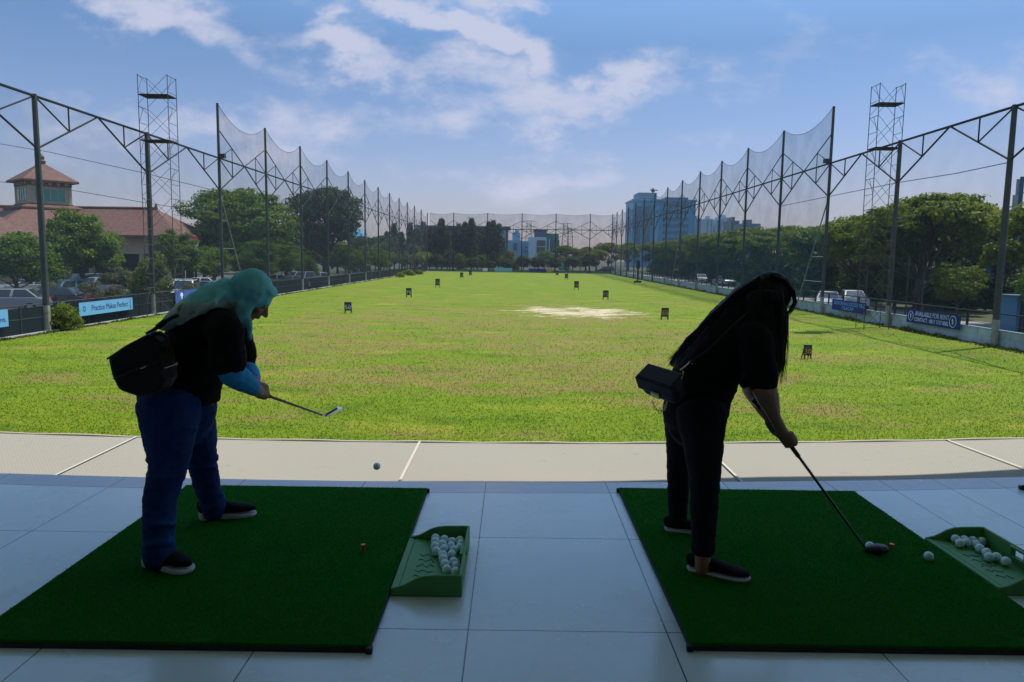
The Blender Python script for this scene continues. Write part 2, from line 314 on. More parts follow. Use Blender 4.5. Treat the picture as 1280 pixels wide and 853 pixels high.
# ------------------------------------------------------------------ mesh helpers
class MB:
    def __init__(s): s.v = []; s.f = []; s.mi = []
    def add(s, vs, fs, mi=0):
        o = len(s.v); s.v += [tuple(v) for v in vs]; s.f += [tuple(i + o for i in f) for f in fs]; s.mi += [mi] * len(fs)
    def box(s, c, d, rot=None, mi=0, bev=0):
        hx, hy, hz = d[0] / 2, d[1] / 2, d[2] / 2; c = Vector(c)
        vs = [Vector((x, y, z)) for x in (-hx, hx) for y in (-hy, hy) for z in (-hz, hz)]
        if rot is not None: vs = [rot @ v for v in vs]
        s.add([v + c for v in vs], [(0, 1, 3, 2), (4, 6, 7, 5), (0, 4, 5, 1), (2, 3, 7, 6), (0, 2, 6, 4), (1, 5, 7, 3)], mi)
    def b2(s, a, b, mi=0): s.box([(a[i] + b[i]) / 2 for i in range(3)], [abs(b[i] - a[i]) for i in range(3)], None, mi)
    def tube(s, pts, r, n=8, mi=0, cap=True):
        pts = [Vector(p) for p in pts]; rs = r if isinstance(r, (list, tuple)) else [r] * len(pts)
        vs, fs = [], []; ref = None
        for i, p in enumerate(pts):
            t = (pts[min(i + 1, len(pts) - 1)] - pts[max(i - 1, 0)]).normalized()
            if ref is None: ref = Vector((0, 0, 1)) if abs(t.z) < .9 else Vector((1, 0, 0))
            a = (ref - t * ref.dot(t))
            if a.length < 1e-5: a = t.orthogonal()
            a.normalize(); ref = a; b = t.cross(a)
            for k in range(n):
                q = 2 * math.pi * k / n; vs.append(p + (a * math.cos(q) + b * math.sin(q)) * rs[i])
        for i in range(len(pts) - 1):
            for k in range(n): fs.append((i * n + k, i * n + (k + 1) % n, (i + 1) * n + (k + 1) % n, (i + 1) * n + k))
        if cap: fs += [tuple(range(n))[::-1], tuple((len(pts) - 1) * n + k for k in range(n))]
        s.add(vs, fs, mi)
    def loft(s, secs, hint, n=20, mi=0, flat=False):   # secs: (centre, half along a, half along hint); closed, rounded ends
        secs = [(Vector(c), a, b) for c, a, b in secs]
        c0, a0, b0 = secs[0]; c1, a1, b1 = secs[-1]
        t0 = (c0 - secs[1][0]).normalized() * min(a0, b0); t1 = (c1 - secs[-2][0]).normalized() * min(a1, b1)
        if not flat: secs = [(c0 + t0 * .55, a0 * .55, b0 * .55), (c0 + t0 * .3, a0 * .85, b0 * .85)] + secs + [(c1 + t1 * .3, a1 * .85, b1 * .85), (c1 + t1 * .55, a1 * .55, b1 * .55)]
        hint = Vector(hint); vs, fs = [], []
        for i, (c, a, b) in enumerate(secs):
            t = (secs[min(i + 1, len(secs) - 1)][0] - secs[max(i - 1, 0)][0]).normalized()
            B = (hint - t * hint.dot(t)).normalized(); A = t.cross(B)
            for k in range(n):
                q = 2 * math.pi * k / n; vs.append(c + A * (a * math.cos(q)) + B * (b * math.sin(q)))
        m = len(secs)
        for i in range(m - 1):
            for k in range(n): fs.append((i * n + k, i * n + (k + 1) % n, (i + 1) * n + (k + 1) % n, (i + 1) * n + k))
        fs += [tuple(range(n))[::-1], tuple((m - 1) * n + k for k in range(n))]
        s.add(vs, fs, mi)
    def ell(s, c, r, M=None, nu=16, nv=10, mi=0):
        vs, fs = [], []
        for j in range(nv + 1):
            th = math.pi * j / nv
            for i in range(nu):
                ph = 2 * math.pi * i / nu
                p = Vector((r[0] * math.sin(th) * math.cos(ph), r[1] * math.sin(th) * math.sin(ph), r[2] * math.cos(th))) + Vector(c)
                vs.append(M @ p if M is not None else p)
        for j in range(nv):
            for i in range(nu):
                a, b, c2, d = j * nu + i, (j + 1) * nu + i, (j + 1) * nu + (i + 1) % nu, j * nu + (i + 1) % nu
                fs.append((a, b, c2) if j == nv - 1 else (a, c2, d) if j == 0 and False else (a, b, c2, d))
        s.add(vs, fs, mi)
    def cone(s, p0, r0, p1, r1, n=12, mi=0):     # limb segment with round ends
        p0, p1 = Vector(p0), Vector(p1); d = (p1 - p0)
        if d.length < 1e-6: return
        t = d.normalized()
        pts = [p0 - t * r0 * .95, p0 - t * r0 * .7, p0, p1, p1 + t * r1 * .7, p1 + t * r1 * .95]
        s.tube(pts, [r0 * .3, r0 * .72, r0, r1, r1 * .72, r1 * .3], n, mi)
    def chain(s, pts, rs, n=12):
        for i in range(len(pts) - 1): s.cone(pts[i], rs[i], pts[i + 1], rs[i + 1], n)
    def prism(s, poly, axis, a, b, mi=0):       # polygon extruded along an axis; poly in the two other axes
        n = len(poly)
        def mk(p, q):
            return {'x': (q, p[0], p[1]), 'y': (p[0], q, p[1]), 'z': (p[0], p[1], q)}[axis]
        vs = [mk(p, a) for p in poly] + [mk(p, b) for p in poly]
        fs = [tuple(range(n))[::-1], tuple(range(n, 2 * n))] + [(i, (i + 1) % n, n + (i + 1) % n, n + i) for i in range(n)]
        s.add(vs, fs, mi)
    def mesh(s, name, off=(0, 0, 0), smooth=False):
        me = bpy.data.meshes.new(name)
        me.from_pydata([(v[0] - off[0], v[1] - off[1], v[2] - off[2]) for v in s.v], [], s.f)
        bm = bmesh.new(); bm.from_mesh(me); bmesh.ops.remove_doubles(bm, verts=bm.verts, dist=1e-6) if False else None
        bmesh.ops.recalc_face_normals(bm, faces=bm.faces); bm.to_mesh(me); bm.free()
        me.polygons.foreach_set('material_index', s.mi)
        if smooth: me.polygons.foreach_set('use_smooth', [True] * len(me.polygons))
        return me
    def build(s, name, mats, parent=None, smooth=False, bevel=0):
        off = wloc(parent) if parent else (0, 0, 0)
        return link(name, s.mesh(name, off, smooth), mats, parent, bevel)
ROOTLOC = {}
def wloc(o):
    p = Vector((0, 0, 0))
    while o is not None: p = p + o.location; o = o.parent
    return p
def link(name, me, mats, parent=None, bevel=0):
    o = bpy.data.objects.new(name, me); COL.objects.link(o)
    for m in (mats if isinstance(mats, (list, tuple)) else [mats]): me.materials.append(m)
    if parent: o.parent = parent
    if bevel:
        b = o.modifiers.new('bevel', 'BEVEL'); b.width = bevel; b.segments = 2; b.limit_method = 'ANGLE'; b.angle_limit = R(40)
    return o
def tag(o, label=None, cat=None, group=None, kind=None):
    if label: o['label'] = label
    if cat: o['category'] = cat
    if group: o['group'] = group
    if kind: o['kind'] = kind
    return o
def empty(name, loc, label, cat, group=None):
    o = bpy.data.objects.new(name, None); o.empty_display_size = .2; COL.objects.link(o); o.location = loc
    return tag(o, label, cat, group)
def copy_tree(o, parent=None):
    c = o.copy(); COL.objects.link(c); c.parent = parent
    for ch in o.children: copy_tree(ch, c)
    return c
def remesh(mb, voxel, it, name, mats, parent, fac=.5, noise=None):
    off = wloc(parent); me = mb.mesh('tmp', off)
    t = bpy.data.objects.new('tmp', me); COL.objects.link(t)
    r = t.modifiers.new('r', 'REMESH'); r.mode = 'VOXEL'; r.voxel_size = voxel
    if it: s = t.modifiers.new('s', 'SMOOTH'); s.factor = fac; s.iterations = it
    bpy.context.view_layer.update(); dg = bpy.context.evaluated_depsgraph_get()
    m2 = bpy.data.meshes.new_from_object(t.evaluated_get(dg)); m2.name = name
    bpy.data.objects.remove(t); bpy.data.meshes.remove(me)
    if noise:
        from mathutils import noise as nz
        bm = bmesh.new(); bm.from_mesh(m2); bm.normal_update()
        for v in bm.verts:
            p = v.co; d = 0
            for (sx, sy, sz, amp) in noise: d += nz.noise(Vector((p.x * sx, p.y * sy, p.z * sz))) * amp
            v.co = p + v.normal * d
        bm.to_mesh(m2); bm.free()
    m2.materials.clear()
    m2.polygons.foreach_set('use_smooth', [True] * len(m2.polygons))
    return link(name, m2, mats, parent)
def structure(name, mb, m, smooth=False, bevel=0):
    return tag(mb.build(name, m, None, smooth, bevel), kind='structure')
def text_part(name, body, size, m, parent, origin, xdir, updir, extrude=.002, align='CENTER', xscale=1.0):
    cu = bpy.data.curves.new('txt', 'FONT'); cu.body = body; cu.size = size; cu.extrude = extrude; cu.align_x = align; cu.align_y = 'CENTER'
    cu.resolution_u = 3
    t = bpy.data.objects.new('txt', cu); COL.objects.link(t); bpy.context.view_layer.update()
    dg = bpy.context.evaluated_depsgraph_get(); me = bpy.data.meshes.new_from_object(t.evaluated_get(dg)); me.name = name
    bpy.data.objects.remove(t); bpy.data.curves.remove(cu)
    x = Vector(xdir).normalized(); u = Vector(updir); u = (u - x * u.dot(x)).normalized(); n = x.cross(u)
    M = Matrix((x * xscale, u, n)).transposed().to_4x4(); M.translation = Vector(origin) - wloc(parent)
    me.transform(M); me.materials.clear()
    return link(name, me, m, parent)

# ------------------------------------------------------------------ the setting
FLZ = 2.4
def edge_y(x, off=0.0): return 4.48 + .0141 * (x + 1.14) ** 2 + off
mb = MB(); mb.add([(-700, -300, -.02), (700, -300, -.02), (700, 900, -.02), (-700, 900, -.02)], [(0, 1, 2, 3)]); structure('ground', mb, m_earth)
def fenceR_x(y): return 22.3 + (y - 34) * (2.2 / 148)
FARL, FARR = Vector((-21.9, 190, 0)), Vector((24.65, 186, 0))
mb = MB(); mb.add([(-22.2, -12, 0), (22.0, -12, 0), (22.3, 34, 0), (24.7, 186.5, 0), (-22.0, 190.5, 0)], [(0, 1, 2, 3, 4)]); structure('field', mb, m_field)
mb = MB(); mb.add([(-75, 10, -.012), (-23, 10, -.012), (-23, 130, -.012), (-75, 130, -.012)], [(0, 1, 2, 3)]); structure('parking_lot', mb, m_asphalt)
mb = MB(); mb.add([(24.5, 5, -.010), (30.5, 5, -.010), (33.2, 205, -.010), (27.5, 205, -.010)], [(0, 1, 2, 3)]); structure('road', mb, m_road)
mb = MB(); mb.add([(22.6, 5, -.014), (24.5, 5, -.014), (27.5, 205, -.014), (25.1, 205, -.014)], [(0, 1, 2, 3)])
mb.add([(30.5, 5, -.014), (60, 5, -.014), (60, 205, -.014), (33.2, 205, -.014)], [(0, 1, 2, 3)]); structure('verge', mb, m_verge)
# raised tee deck
xs = [-14 + i * .5 for i in range(57)]
mb = MB()
top = [(x, edge_y(x), FLZ) for x in xs] + [(14, -5, FLZ), (-14, -5, FLZ)]
bot = [(p[0], p[1], FLZ - .28) for p in top]; n = len(top)
mb.add(top + bot, [tuple(range(n))[::-1], tuple(range(n, 2 * n))] + [(i, (i + 1) % n, n + (i + 1) % n, n + i) for i in range(n)])
structure('floor', mb, m_floor)
mb = MB(); mb.b2((-14, -4.9, 0), (14, 3.6, FLZ - .29)); structure('lower_wall', mb, m_concrete)
m_ceil = mat('ceiling_paint', (0.80, 0.80, 0.78), .9); m_back = mat('back_wall_paint', (0.14, 0.14, 0.14), .9)
mb = MB()
ROOFZ, ROOFO = 6.0, .95
top = [(x, edge_y(x, ROOFO), ROOFZ) for x in xs] + [(14, -5, ROOFZ), (-14, -5, ROOFZ)]
bot = [(p[0], p[1], ROOFZ + .3) for p in top]
mb.add(top + bot, [tuple(range(n)), tuple(range(n, 2 * n))[::-1]] + [(i, (i + 1) % n, n + (i + 1) % n, n + i) for i in range(n)])
structure('ceiling', mb, m_ceil)
mb = MB(); mb.b2((-14, -5.2, FLZ - .3), (14, -5.01, ROOFZ + .3)); structure('back_wall', mb, m_back)

# ledge of stretched netting in front of the deck
LZ = FLZ - .03
led = empty('safety_net_ledge', (0, 5.0, LZ), 'beige netting strip with white seams stretched along the front edge of the tee deck', 'netting')
mb = MB(); NX, NY = 112, 8
for i in range(NX + 1):
    x = -14 + i * .25
    for j in range(NY + 1):
        f = j / NY; sag = -.010 * math.sin(math.pi * f) - .012 * math.sin(x * 2.9) * math.sin(math.pi * f)
        mb.v.append((x, edge_y(x, .012 + 1.08 * f), LZ + sag))
for i in range(NX):
    for j in range(NY): a = i * (NY + 1) + j; mb.f.append((a, a + NY + 1, a + NY + 2, a + 1)); mb.mi.append(0)
mb.build('net_sheet', m_ledge, led, True)
m_cord = mat('white_cord', (.44, .41, .35), .8)
mb = MB(); mb.tube([(x, edge_y(x, 1.095), LZ + .004 + .004 * math.sin(x * 7)) for x in [-14 + i * .25 for i in range(113)]], .009, 6); mb.build('edge_cord', m_cord, led, True)
for sx in [-7.3 - 2.2, -7.3, -5.1, -2.9, -.7, 1.5, 3.62, 5.8, 8.0]:
    mb = MB(); k = .06 * max(0, sx - 1.2)
    pts = [(sx - k * f * .55, edge_y(sx - k * f * .55, .015 + 1.075 * f), LZ + .008 - (.010 + .012 * math.sin((sx - k * f * .55) * 2.9)) * math.sin(math.pi * f)) for f in [i / 16 for i in range(17)]]
    for a, b in zip(pts[:-1], pts[1:]):
        mb.add([(a[0] - .009, a[1], a[2] + .003), (a[0] + .009, a[1], a[2] + .003), (b[0] + .009, b[1], b[2] + .003), (b[0] - .009, b[1], b[2] + .003)], [(0, 1, 2, 3)])
    mb.build('seam', m_cord, led)
for sx in [-9.5, -5.1, -.7, 3.62, 8.0]:
    mb = MB(); mb.tube([(sx, edge_y(sx, .03), FLZ - .22), (sx, edge_y(sx, 1.09), LZ - .03)], .025, 6); mb.build('bracket', m_steel, led)

# ------------------------------------------------------------------ net fences with trusses
BEAM, BLO, BUP, TALL = 10.8, 8.45, 12.9, 14.75
LY = [24.0, 34.65, 45.0, 55.9, 66.4, 77.1, 88.0, 99.2, 110.2, 121.0, 132.0, 143.0, 154.0, 165.0, 177.0, 190.0]
RY = [24.0, 34.0, 44.1, 54.0, 64.1, 74.1, 83.8, 93.9, 104.4, 115, 126, 137, 147.5, 157.5, 167.5, 177.0, 186.0]
LP = [Vector((-21.9, y, 0)) for y in LY]; RP = [Vector((fenceR_x(y), y, 0)) for y in RY]
FPX = [537, 566.8, 609, 651.8, 694, 736.5, 767.5]
FP = []
for px in FPX:
    y = 188.; d = ray(px, 330); x = d[0] / d[1] * y
    y = 190 + (x + 21.9) / 46.55 * -4; FP.append(Vector((d[0] / d[1] * y, y, 0)))
def catenary_net(a, b, za, zb, sag, z0, m, parent, inward):
    mb = MB(); nx, nz = 12, 8; d = b - a
    for i in range(nx + 1):
        f = i / nx; zt = za + (zb - za) * f - sag * 4 * f * (1 - f)
        for j in range(nz + 1):
            g = j / nz; p = a + d * f; z = z0 + (zt - z0) * g
            o = inward * (.35 * math.sin(math.pi * f) * math.sin(math.pi * min(1, g * 1.1)))
            mb.v.append((p.x + o.x, p.y + o.y, z))
    for i in range(nx):
        for j in range(nz): k = i * (nz + 1) + j; mb.f.append((k, k + nz + 1, k + nz + 2, k + 1)); mb.mi.append(0)
    o = mb.build('net_panel', m, parent, True)
    mb = MB(); pts = []
    for i in range(nx + 1): f = i / nx; p = a + d * f; pts.append((p.x, p.y, za + (zb - za) * f - sag * 4 * f * (1 - f)))
    mb.tube(pts, .018, 4); mb.build('top_rope', m_steel, o)
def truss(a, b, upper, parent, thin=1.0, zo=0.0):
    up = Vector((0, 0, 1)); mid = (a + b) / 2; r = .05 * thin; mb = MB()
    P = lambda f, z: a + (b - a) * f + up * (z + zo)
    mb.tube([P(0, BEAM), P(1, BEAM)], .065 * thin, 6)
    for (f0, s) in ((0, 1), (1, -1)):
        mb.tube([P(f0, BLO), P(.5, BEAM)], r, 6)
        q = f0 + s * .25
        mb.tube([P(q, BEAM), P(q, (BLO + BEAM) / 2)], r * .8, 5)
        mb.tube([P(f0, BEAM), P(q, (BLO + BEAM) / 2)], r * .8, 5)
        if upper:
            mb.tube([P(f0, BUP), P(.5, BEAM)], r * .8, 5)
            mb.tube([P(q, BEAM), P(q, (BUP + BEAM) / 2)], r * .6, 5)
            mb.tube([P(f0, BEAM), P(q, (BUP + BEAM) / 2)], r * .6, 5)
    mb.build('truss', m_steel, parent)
def net_fence(name, label, pts, first_tall, mnet, inward, z0, buttress, sag, along):
    root = empty(name, pts[0], label, 'net fence')
    for i, p in enumerate(pts):
        tall = i >= first_tall; h = TALL if tall else BEAM + .08
        mb = MB(); r0 = .15 if not tall else .125
        mb.tube([p + Vector((0, 0, -.1)), p + Vector((0, 0, h * .5)), p + Vector((0, 0, h))], [r0, r0 * .92, r0 * .75], 10)
        pole = mb.build('pole', m_pole, root, False)
        if p.y < 120:
            mb = MB(); mb.tube([p + Vector((0, 0, -.05)), p + Vector((0, 0, 1.25))], r0 * 1.06, 10); mb.build('painted_foot', m_polebase, pole)
        if i in buttress:
            q = p + along * 5.2; mb = MB()
            mb.tube([p + Vector((0, 0, 8.3)), q], .045, 6)
            for k in (.25, .5, .72): mb.tube([p + Vector((0, 0, 8.3 * (1 - k))), p + along * 5.2 * k + Vector((0, 0, 8.3 * (1 - k)))], .03, 5)
            mb.build('buttress', m_polebase, root)
        if i == first_tall:
            mb = MB(); mb.box(p + inward * .3 + Vector((0, 0, BEAM + .15)), (.35, .35, .3)); mb.tube([p + Vector((0, 0, BEAM)), p + inward * .3 + Vector((0, 0, BEAM))], .03, 5); mb.build('floodlight', m_black, root)
    for i in range(len(pts) - 1):
        a, b = pts[i], pts[i + 1]
        truss(a, b, i >= first_tall, root)
        if i >= first_tall: catenary_net(a, b, TALL, TALL, sag, z0, mnet, root, inward)
        else: catenary_net(a, b, BEAM, BEAM, .05, z0, m_netlow, root, inward)
    return root
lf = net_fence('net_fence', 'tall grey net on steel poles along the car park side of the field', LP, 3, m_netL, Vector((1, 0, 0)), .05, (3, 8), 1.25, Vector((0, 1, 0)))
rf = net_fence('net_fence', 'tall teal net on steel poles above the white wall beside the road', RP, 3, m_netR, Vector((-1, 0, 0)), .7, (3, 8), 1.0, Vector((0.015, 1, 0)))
# far end net
ff = empty('net_fence', FP[0], 'tall net across the far end of the field before the conifers', 'net fence')
for i, p in enumerate(FP):
    if i in (0, len(FP) - 1): continue
    mb = MB(); mb.tube([p, p + Vector((0, 0, TALL))], [.14, .10], 8); mb.build('pole', m_steel, ff)
for a, b in zip(FP[:-1], FP[1:]):
    truss(a, b, True, ff, 1.3)
    catenary_net(a, b, TALL, TALL, .35, .3, m_netL, ff, Vector((0, -1, 0)))

# scaffold light towers
def scaffold(x0, x1, y0, y1, h, label, plats):
    t = empty('scaffold_tower', ((x0 + x1) / 2, (y0 + y1) / 2, 0), label, 'scaffold tower')
    for x in (x0, x1):
        for y in (y0, y1):
            mb = MB(); mb.tube([(x, y, 0), (x, y, h)], .022, 6); mb.build('leg', m_rust, t)
    nl = 8; dz = h / nl
    for k in range(nl):
        z = k * dz
        for x in (x0, x1):
            mb = MB(); mb.tube([(x, y0, z + dz * .97), (x, y1, z + dz * .97)], .017, 5)
            mb.tube([(x, y0, z + dz * .45), (x, y1, z + dz * .45)], .014, 5)
            mb.tube([(x, y0, z + dz * .45), (x, (y0 + y1) / 2, z + dz * .97)], .014, 4)
            mb.build('frame', m_rust, t)
        for y in (y0, y1):
            mb = MB(); mb.tube([(x0, y, z + .1), (x1, y, z + dz)], .011, 4); mb.tube([(x0, y, z + dz), (x1, y, z + .1)], .011, 4)
            mb.build('cross_brace', m_rust, t)
    for z in plats:
        mb = MB(); mb.b2((x0, y0, z), (x1, y1, z + .06)); mb.build('platform', m_steel, t)
scaffold(-21.6, -19.9, 43.6, 44.7, 13.9, 'tall lattice scaffold tower standing before the clubhouse and the left car park fence', (12.75, 10.2))
scaffold(20.0, 21.4, 41.9, 42.9, 13.6, 'tall lattice scaffold tower standing between the two blue banners by the white wall', (12.5, 10.1))

# left: low dark windscreen fence with posts and rail
t = empty('windscreen_fence', (-21.6, 24, 0), 'low dark green mesh fence between the field and the car park', 'fence')
mb = MB(); mb.b2((-22.02, 16, .05), (-21.99, 190, 1.22)); mb.build('mesh_screen', m_screen, t)
mb = MB(); mb.tube([(-21.98, 16, 1.34), (-21.98, 190, 1.34)], .028, 6); mb.tube([(-21.98, 16, .72), (-21.98, 190, .72)], .02, 5); mb.build('rail', m_pole, t)
y = 17.
while y < 190:
    mb = MB(); mb.tube([(-21.96, y, 0), (-21.96, y, 1.36)], .03, 6); mb.build('post', m_pole, t); y += 2.65
mb = MB(); mb.b2((-21.93, 16, 0), (-21.78, 190, .07)); mb.build('kerb', m_concrete, t)

# right: white concrete panel wall with rail on top
t = empty('boundary_wall', (22.6, 24, 0), 'low pale concrete panel wall along the road side of the field', 'wall')
def wallx(y): return fenceR_x(y) + .18
mb = MB()
W0, W1 = 14., 186.; k = 0; y = W0
while y < W1:
    y2 = min(W1, y + 2.4)
    a, b = wallx(y), wallx(y2)
    for (z0, z1, dx) in ((0, .40, 0), (.406, .78, .006)):
        mb.add([(a + dx, y + .012, z0), (a + .12, y + .012, z0), (a + .12, y + .012, z1), (a + dx, y + .012, z1), (b + dx, y2 - .012, z0), (b + .12, y2 - .012, z0), (b + .12, y2 - .012, z1), (b + dx, y2 - .012, z1)],
               [(0, 1, 2, 3), (7, 6, 5, 4), (0, 4, 5, 1), (3, 2, 6, 7), (0, 3, 7, 4), (1, 5, 6, 2)])
    y = y2
mb.build('wall_panels', m_wall, t)
mb = MB(); mb.add([(wallx(W0) + .03, W0, 0), (wallx(W1) + .03, W1, 0), (wallx(W1) + .03, W1, .77), (wallx(W0) + .03, W0, .77)], [(0, 1, 2, 3)]); mb.build('joint_backing', m_joint, t)
t = empty('wall_railing', (22.6, 24, .78), 'dark steel railing on top of the pale concrete wall by the road', 'railing')
mb = MB(); mb.tube([(wallx(W0) + .06, W0, 1.52), (wallx(W1) + .06, W1, 1.52)], .035, 6); mb.tube([(wallx(W0) + .06, W0, 1.0), (wallx(W1) + .06, W1, 1.0)], .012, 5); mb.build('rail', m_steel, t)
y = 15.
while y < W1:
    mb = MB(); mb.b2((wallx(y) + .02, y - .05, .78), (wallx(y) + .10, y + .05, 1.53)); mb.build('post', m_steel, t); y += 2.4
# far end kerb wall
mb = MB(); a, b = FARL + Vector((.2, .35, 0)), FARR + Vector((0, .35, 0))
mb.add([(a.x, a.y, 0), (b.x, b.y, 0), (b.x, b.y + .2, 0), (a.x, a.y + .2, 0), (a.x, a.y, .62), (b.x, b.y, .62), (b.x, b.y + .2, .62), (a.x, a.y + .2, .62)], [(0, 1, 5, 4), (1, 2, 6, 5), (2, 3, 7, 6), (3, 0, 4, 7), (4, 5, 6, 7)])
tag(mb.build('boundary_wall', mat('teal_wall', (.06, .15, .15), .8, var=(.5, .5, (.12, .2, .2)))), 'low teal painted wall across the far end of the field', 'wall')

# ------------------------------------------------------------------ banners
m_cyan = mat('banner_cyan', (0.12, 0.34, 0.58), .6, 0, .3, var=(2.5, .25, (.2, .44, .66))); m_navy = mat('banner_navy', (0.004, 0.018, 0.15), .6, 0, .25, var=(2.5, .4, (.008, .03, .22)))
m_ink = mat('navy_ink', (0.01, 0.03, 0.12), .6); m_green_ink = mat('teal_ink', (0.02, 0.17, 0.24), .6); m_whiteink = mat('white_ink', (.62, .68, .78), .6); m_blueink = mat('lightblue_ink', (.16, .42, .78), .6)
def split_words(o, gap, mm, parent):      # one mesh per word
    me = o.data; bm = bmesh.new(); bm.from_mesh(me); seen = set(); isl = []
    for v in bm.verts:
        if v.index in seen: continue
        st = [v]; seen.add(v.index); g = []
        while st:
            q = st.pop(); g.append(q.index)
            for e in q.link_edges:
                w = e.other_vert(q)
                if w.index not in seen: seen.add(w.index); st.append(w)
        ys = [bm.verts[i].co.y for i in g] if bm.verts.ensure_lookup_table() is None else []
        isl.append((min(ys), max(ys), g))
    isl.sort(); words = []
    for a, b, g in isl:
        if words and a - words[-1][0] < gap: words[-1][0] = max(words[-1][0], b); words[-1][1].extend(g)
        else: words.append([b, list(g)])
    for _, g in words[1:]:
        gs = set(g); idx = sorted(gs); mp = {k: i for i, k in enumerate(idx)}
        m2 = bpy.data.meshes.new('lettering'); m2.from_pydata([tuple(bm.verts[i].co) for i in idx], [], [tuple(mp[v.index] for v in f.verts) for f in bm.faces if f.verts[0].index in gs]); link('lettering', m2, mm, parent)
    if len(words) > 1:
        keep = set(words[0][1]); bmesh.ops.delete(bm, geom=[v for v in bm.verts if v.index not in keep], context='VERTS'); bm.to_mesh(me)
    bm.free()
def banner(px_corners, X, m, label, lines, emblems=(), group=None, xfun=None, border=None):
    # px_corners: near-top, far-top, near-bottom, far-bottom measured in the photograph, standing on the plane x = X
    def onX(px, py):
        d = ray(px, py); x = X; tt = x / d[0]; return Vector((x, d[1] * tt, CAMZ + d[2] * tt))
    a, b, c, d = [onX(*p) for p in px_corners]
    y0, y1 = (a.y + c.y) / 2, (b.y + d.y) / 2; z1, z0 = (a.z + b.z) / 2, (c.z + d.z) / 2
    t = empty('banner', (X, (y0 + y1) / 2, z0), label, 'banner', group)
    s = 1 if X < 0 else -1       # the printed side faces the field
    mb = MB(); mb.b2((X, y0, z0), (X - s * .012, y1, z1)); mb.build('sheet', m, t)
    H, Wd = z1 - z0, abs(y1 - y0); yc = (y0 + y1) / 2
    xd = Vector((0, 1, 0)) if s > 0 else Vector((0, -1, 0))
    for (txt, fx, fz, fh, fw, mm) in lines:
        o = text_part('lettering', txt, fh * H, mm, t, Vector((X + s * .004, yc, z0 + fz * H)) + xd * (fx - .5) * Wd, xd, (0, 0, 1), .003)
        w = max(v.co.y for v in o.data.vertices) - min(v.co.y for v in o.data.vertices)
        k = fw * Wd / w; cy = sum((max(v.co.y for v in o.data.vertices), min(v.co.y for v in o.data.vertices))) / 2
        for v in o.data.vertices: v.co.y = cy + (v.co.y - cy) * k
        split_words(o, fh * H * .2, mm, t)
    for (fx, fz, r, kind, mm) in emblems:
        c0 = Vector((X + s * .005, yc, z0 + fz * H)) + xd * (fx - .5) * Wd; mb = MB(); rr = r * H
        if kind == 'ring':
            mb.tube([c0 + xd * math.cos(q) * rr + Vector((0, 0, math.sin(q) * rr)) for q in [2 * math.pi * i / 20 for i in range(21)]], rr * .07, 4)
            mb.tube([c0 + Vector((0, 0, -.5 * rr)), c0 + xd * .05 * rr, c0 + Vector((0, 0, .55 * rr)) + xd * -.1 * rr], rr * .12, 5); mb.tube([c0 + xd * -.3 * rr + Vector((0, 0, .2 * rr)), c0 + Vector((0, 0, .3 * rr))], rr * .09, 5)
        elif kind == 'clover':
            for q in range(8):
                e = c0 + xd * math.cos(q * math.pi / 4) * rr * .6 + Vector((0, 0, math.sin(q * math.pi / 4) * rr * .6)); mb.ell(e, (.004, rr * .28, rr * .28), None, 8, 6)
        elif kind == 'club':
            mb.tube([c0 + Vector((0, 0, rr)), c0 + Vector((0, 0, -rr))], rr * .07, 4); mb.tube([c0 + Vector((0, 0, -rr)), c0 + Vector((0, 0, -rr)) + xd * .4 * rr], rr * .12, 4); mb.ell(c0 + Vector((0, 0, rr)) + xd * .1 * rr, (.004, rr * .18, rr * .25), None, 8, 6)
        elif kind == 'tee':
            mb.ell(c0 + Vector((0, 0, .35 * rr)), (.004, rr * .6, rr * .4), None, 10, 6); mb.b2(c0 + Vector((-.003, -.18 * rr, -.8 * rr)), c0 + Vector((.003, .18 * rr, .3 * rr)))
        mb.build('emblem', mm, t)
    return t
banner([(98, 379), (165.5, 372), (100, 396), (166, 386.5)], -21.7, m_cyan, 'pale blue banner reading Practice Makes Perfect hung on the dark mesh fence', [('Practice Makes Perfect.', .56, .50, .62, .70, m_ink)], [(.085, .52, .27, 'clover', m_green_ink), (.945, .5, .33, 'club', m_ink)])
banner([(-60, 394), (10, 386.5), (-60, 418), (10.5, 408)], -21.7, m_cyan, 'pale blue banner cut by the left picture edge on the dark mesh fence', [('improvement.', .62, .42, .40, .68, m_ink)])
banner([(219, 364.5), (250, 361), (220, 380), (250, 376)], -21.7, mat('banner_blue', (.03, .09, .34), .5), 'small blue sign with white marks on the mesh fence beside the scaffold tower', [('TEE', .70, .5, .42, .3, m_whiteink)], [(.24, .5, .46, 'tee', m_whiteink)])
m_nb = m_navy
banner([(1083, 378.5), (1040, 374.5), (1083, 393), (1040, 387.5)], 22.36, m_nb, 'blue banner reading soccer field hung on the railing left of the scaffold tower', [('BEDFORMAN SOCCER FIELD', .52, .68, .46, .90, m_blueink), ('CILACAP', .48, .28, .44, .34, m_blueink)])
banner([(1201, 393.5), (1134, 386.5), (1200, 413), (1133, 402.5)], 22.36, m_nb, 'dark blue banner reading Available For Rent hung on the railing beside the road', [('AVAILABLE FOR RENT', .49, .70, .48, .64, m_whiteink), ('CONTACT : 0817 1717 0002', .48, .28, .40, .64, m_whiteink)], [(.085, .5, .34, 'ring', m_whiteink), (.875, .5, .38, 'ring', m_whiteink)])
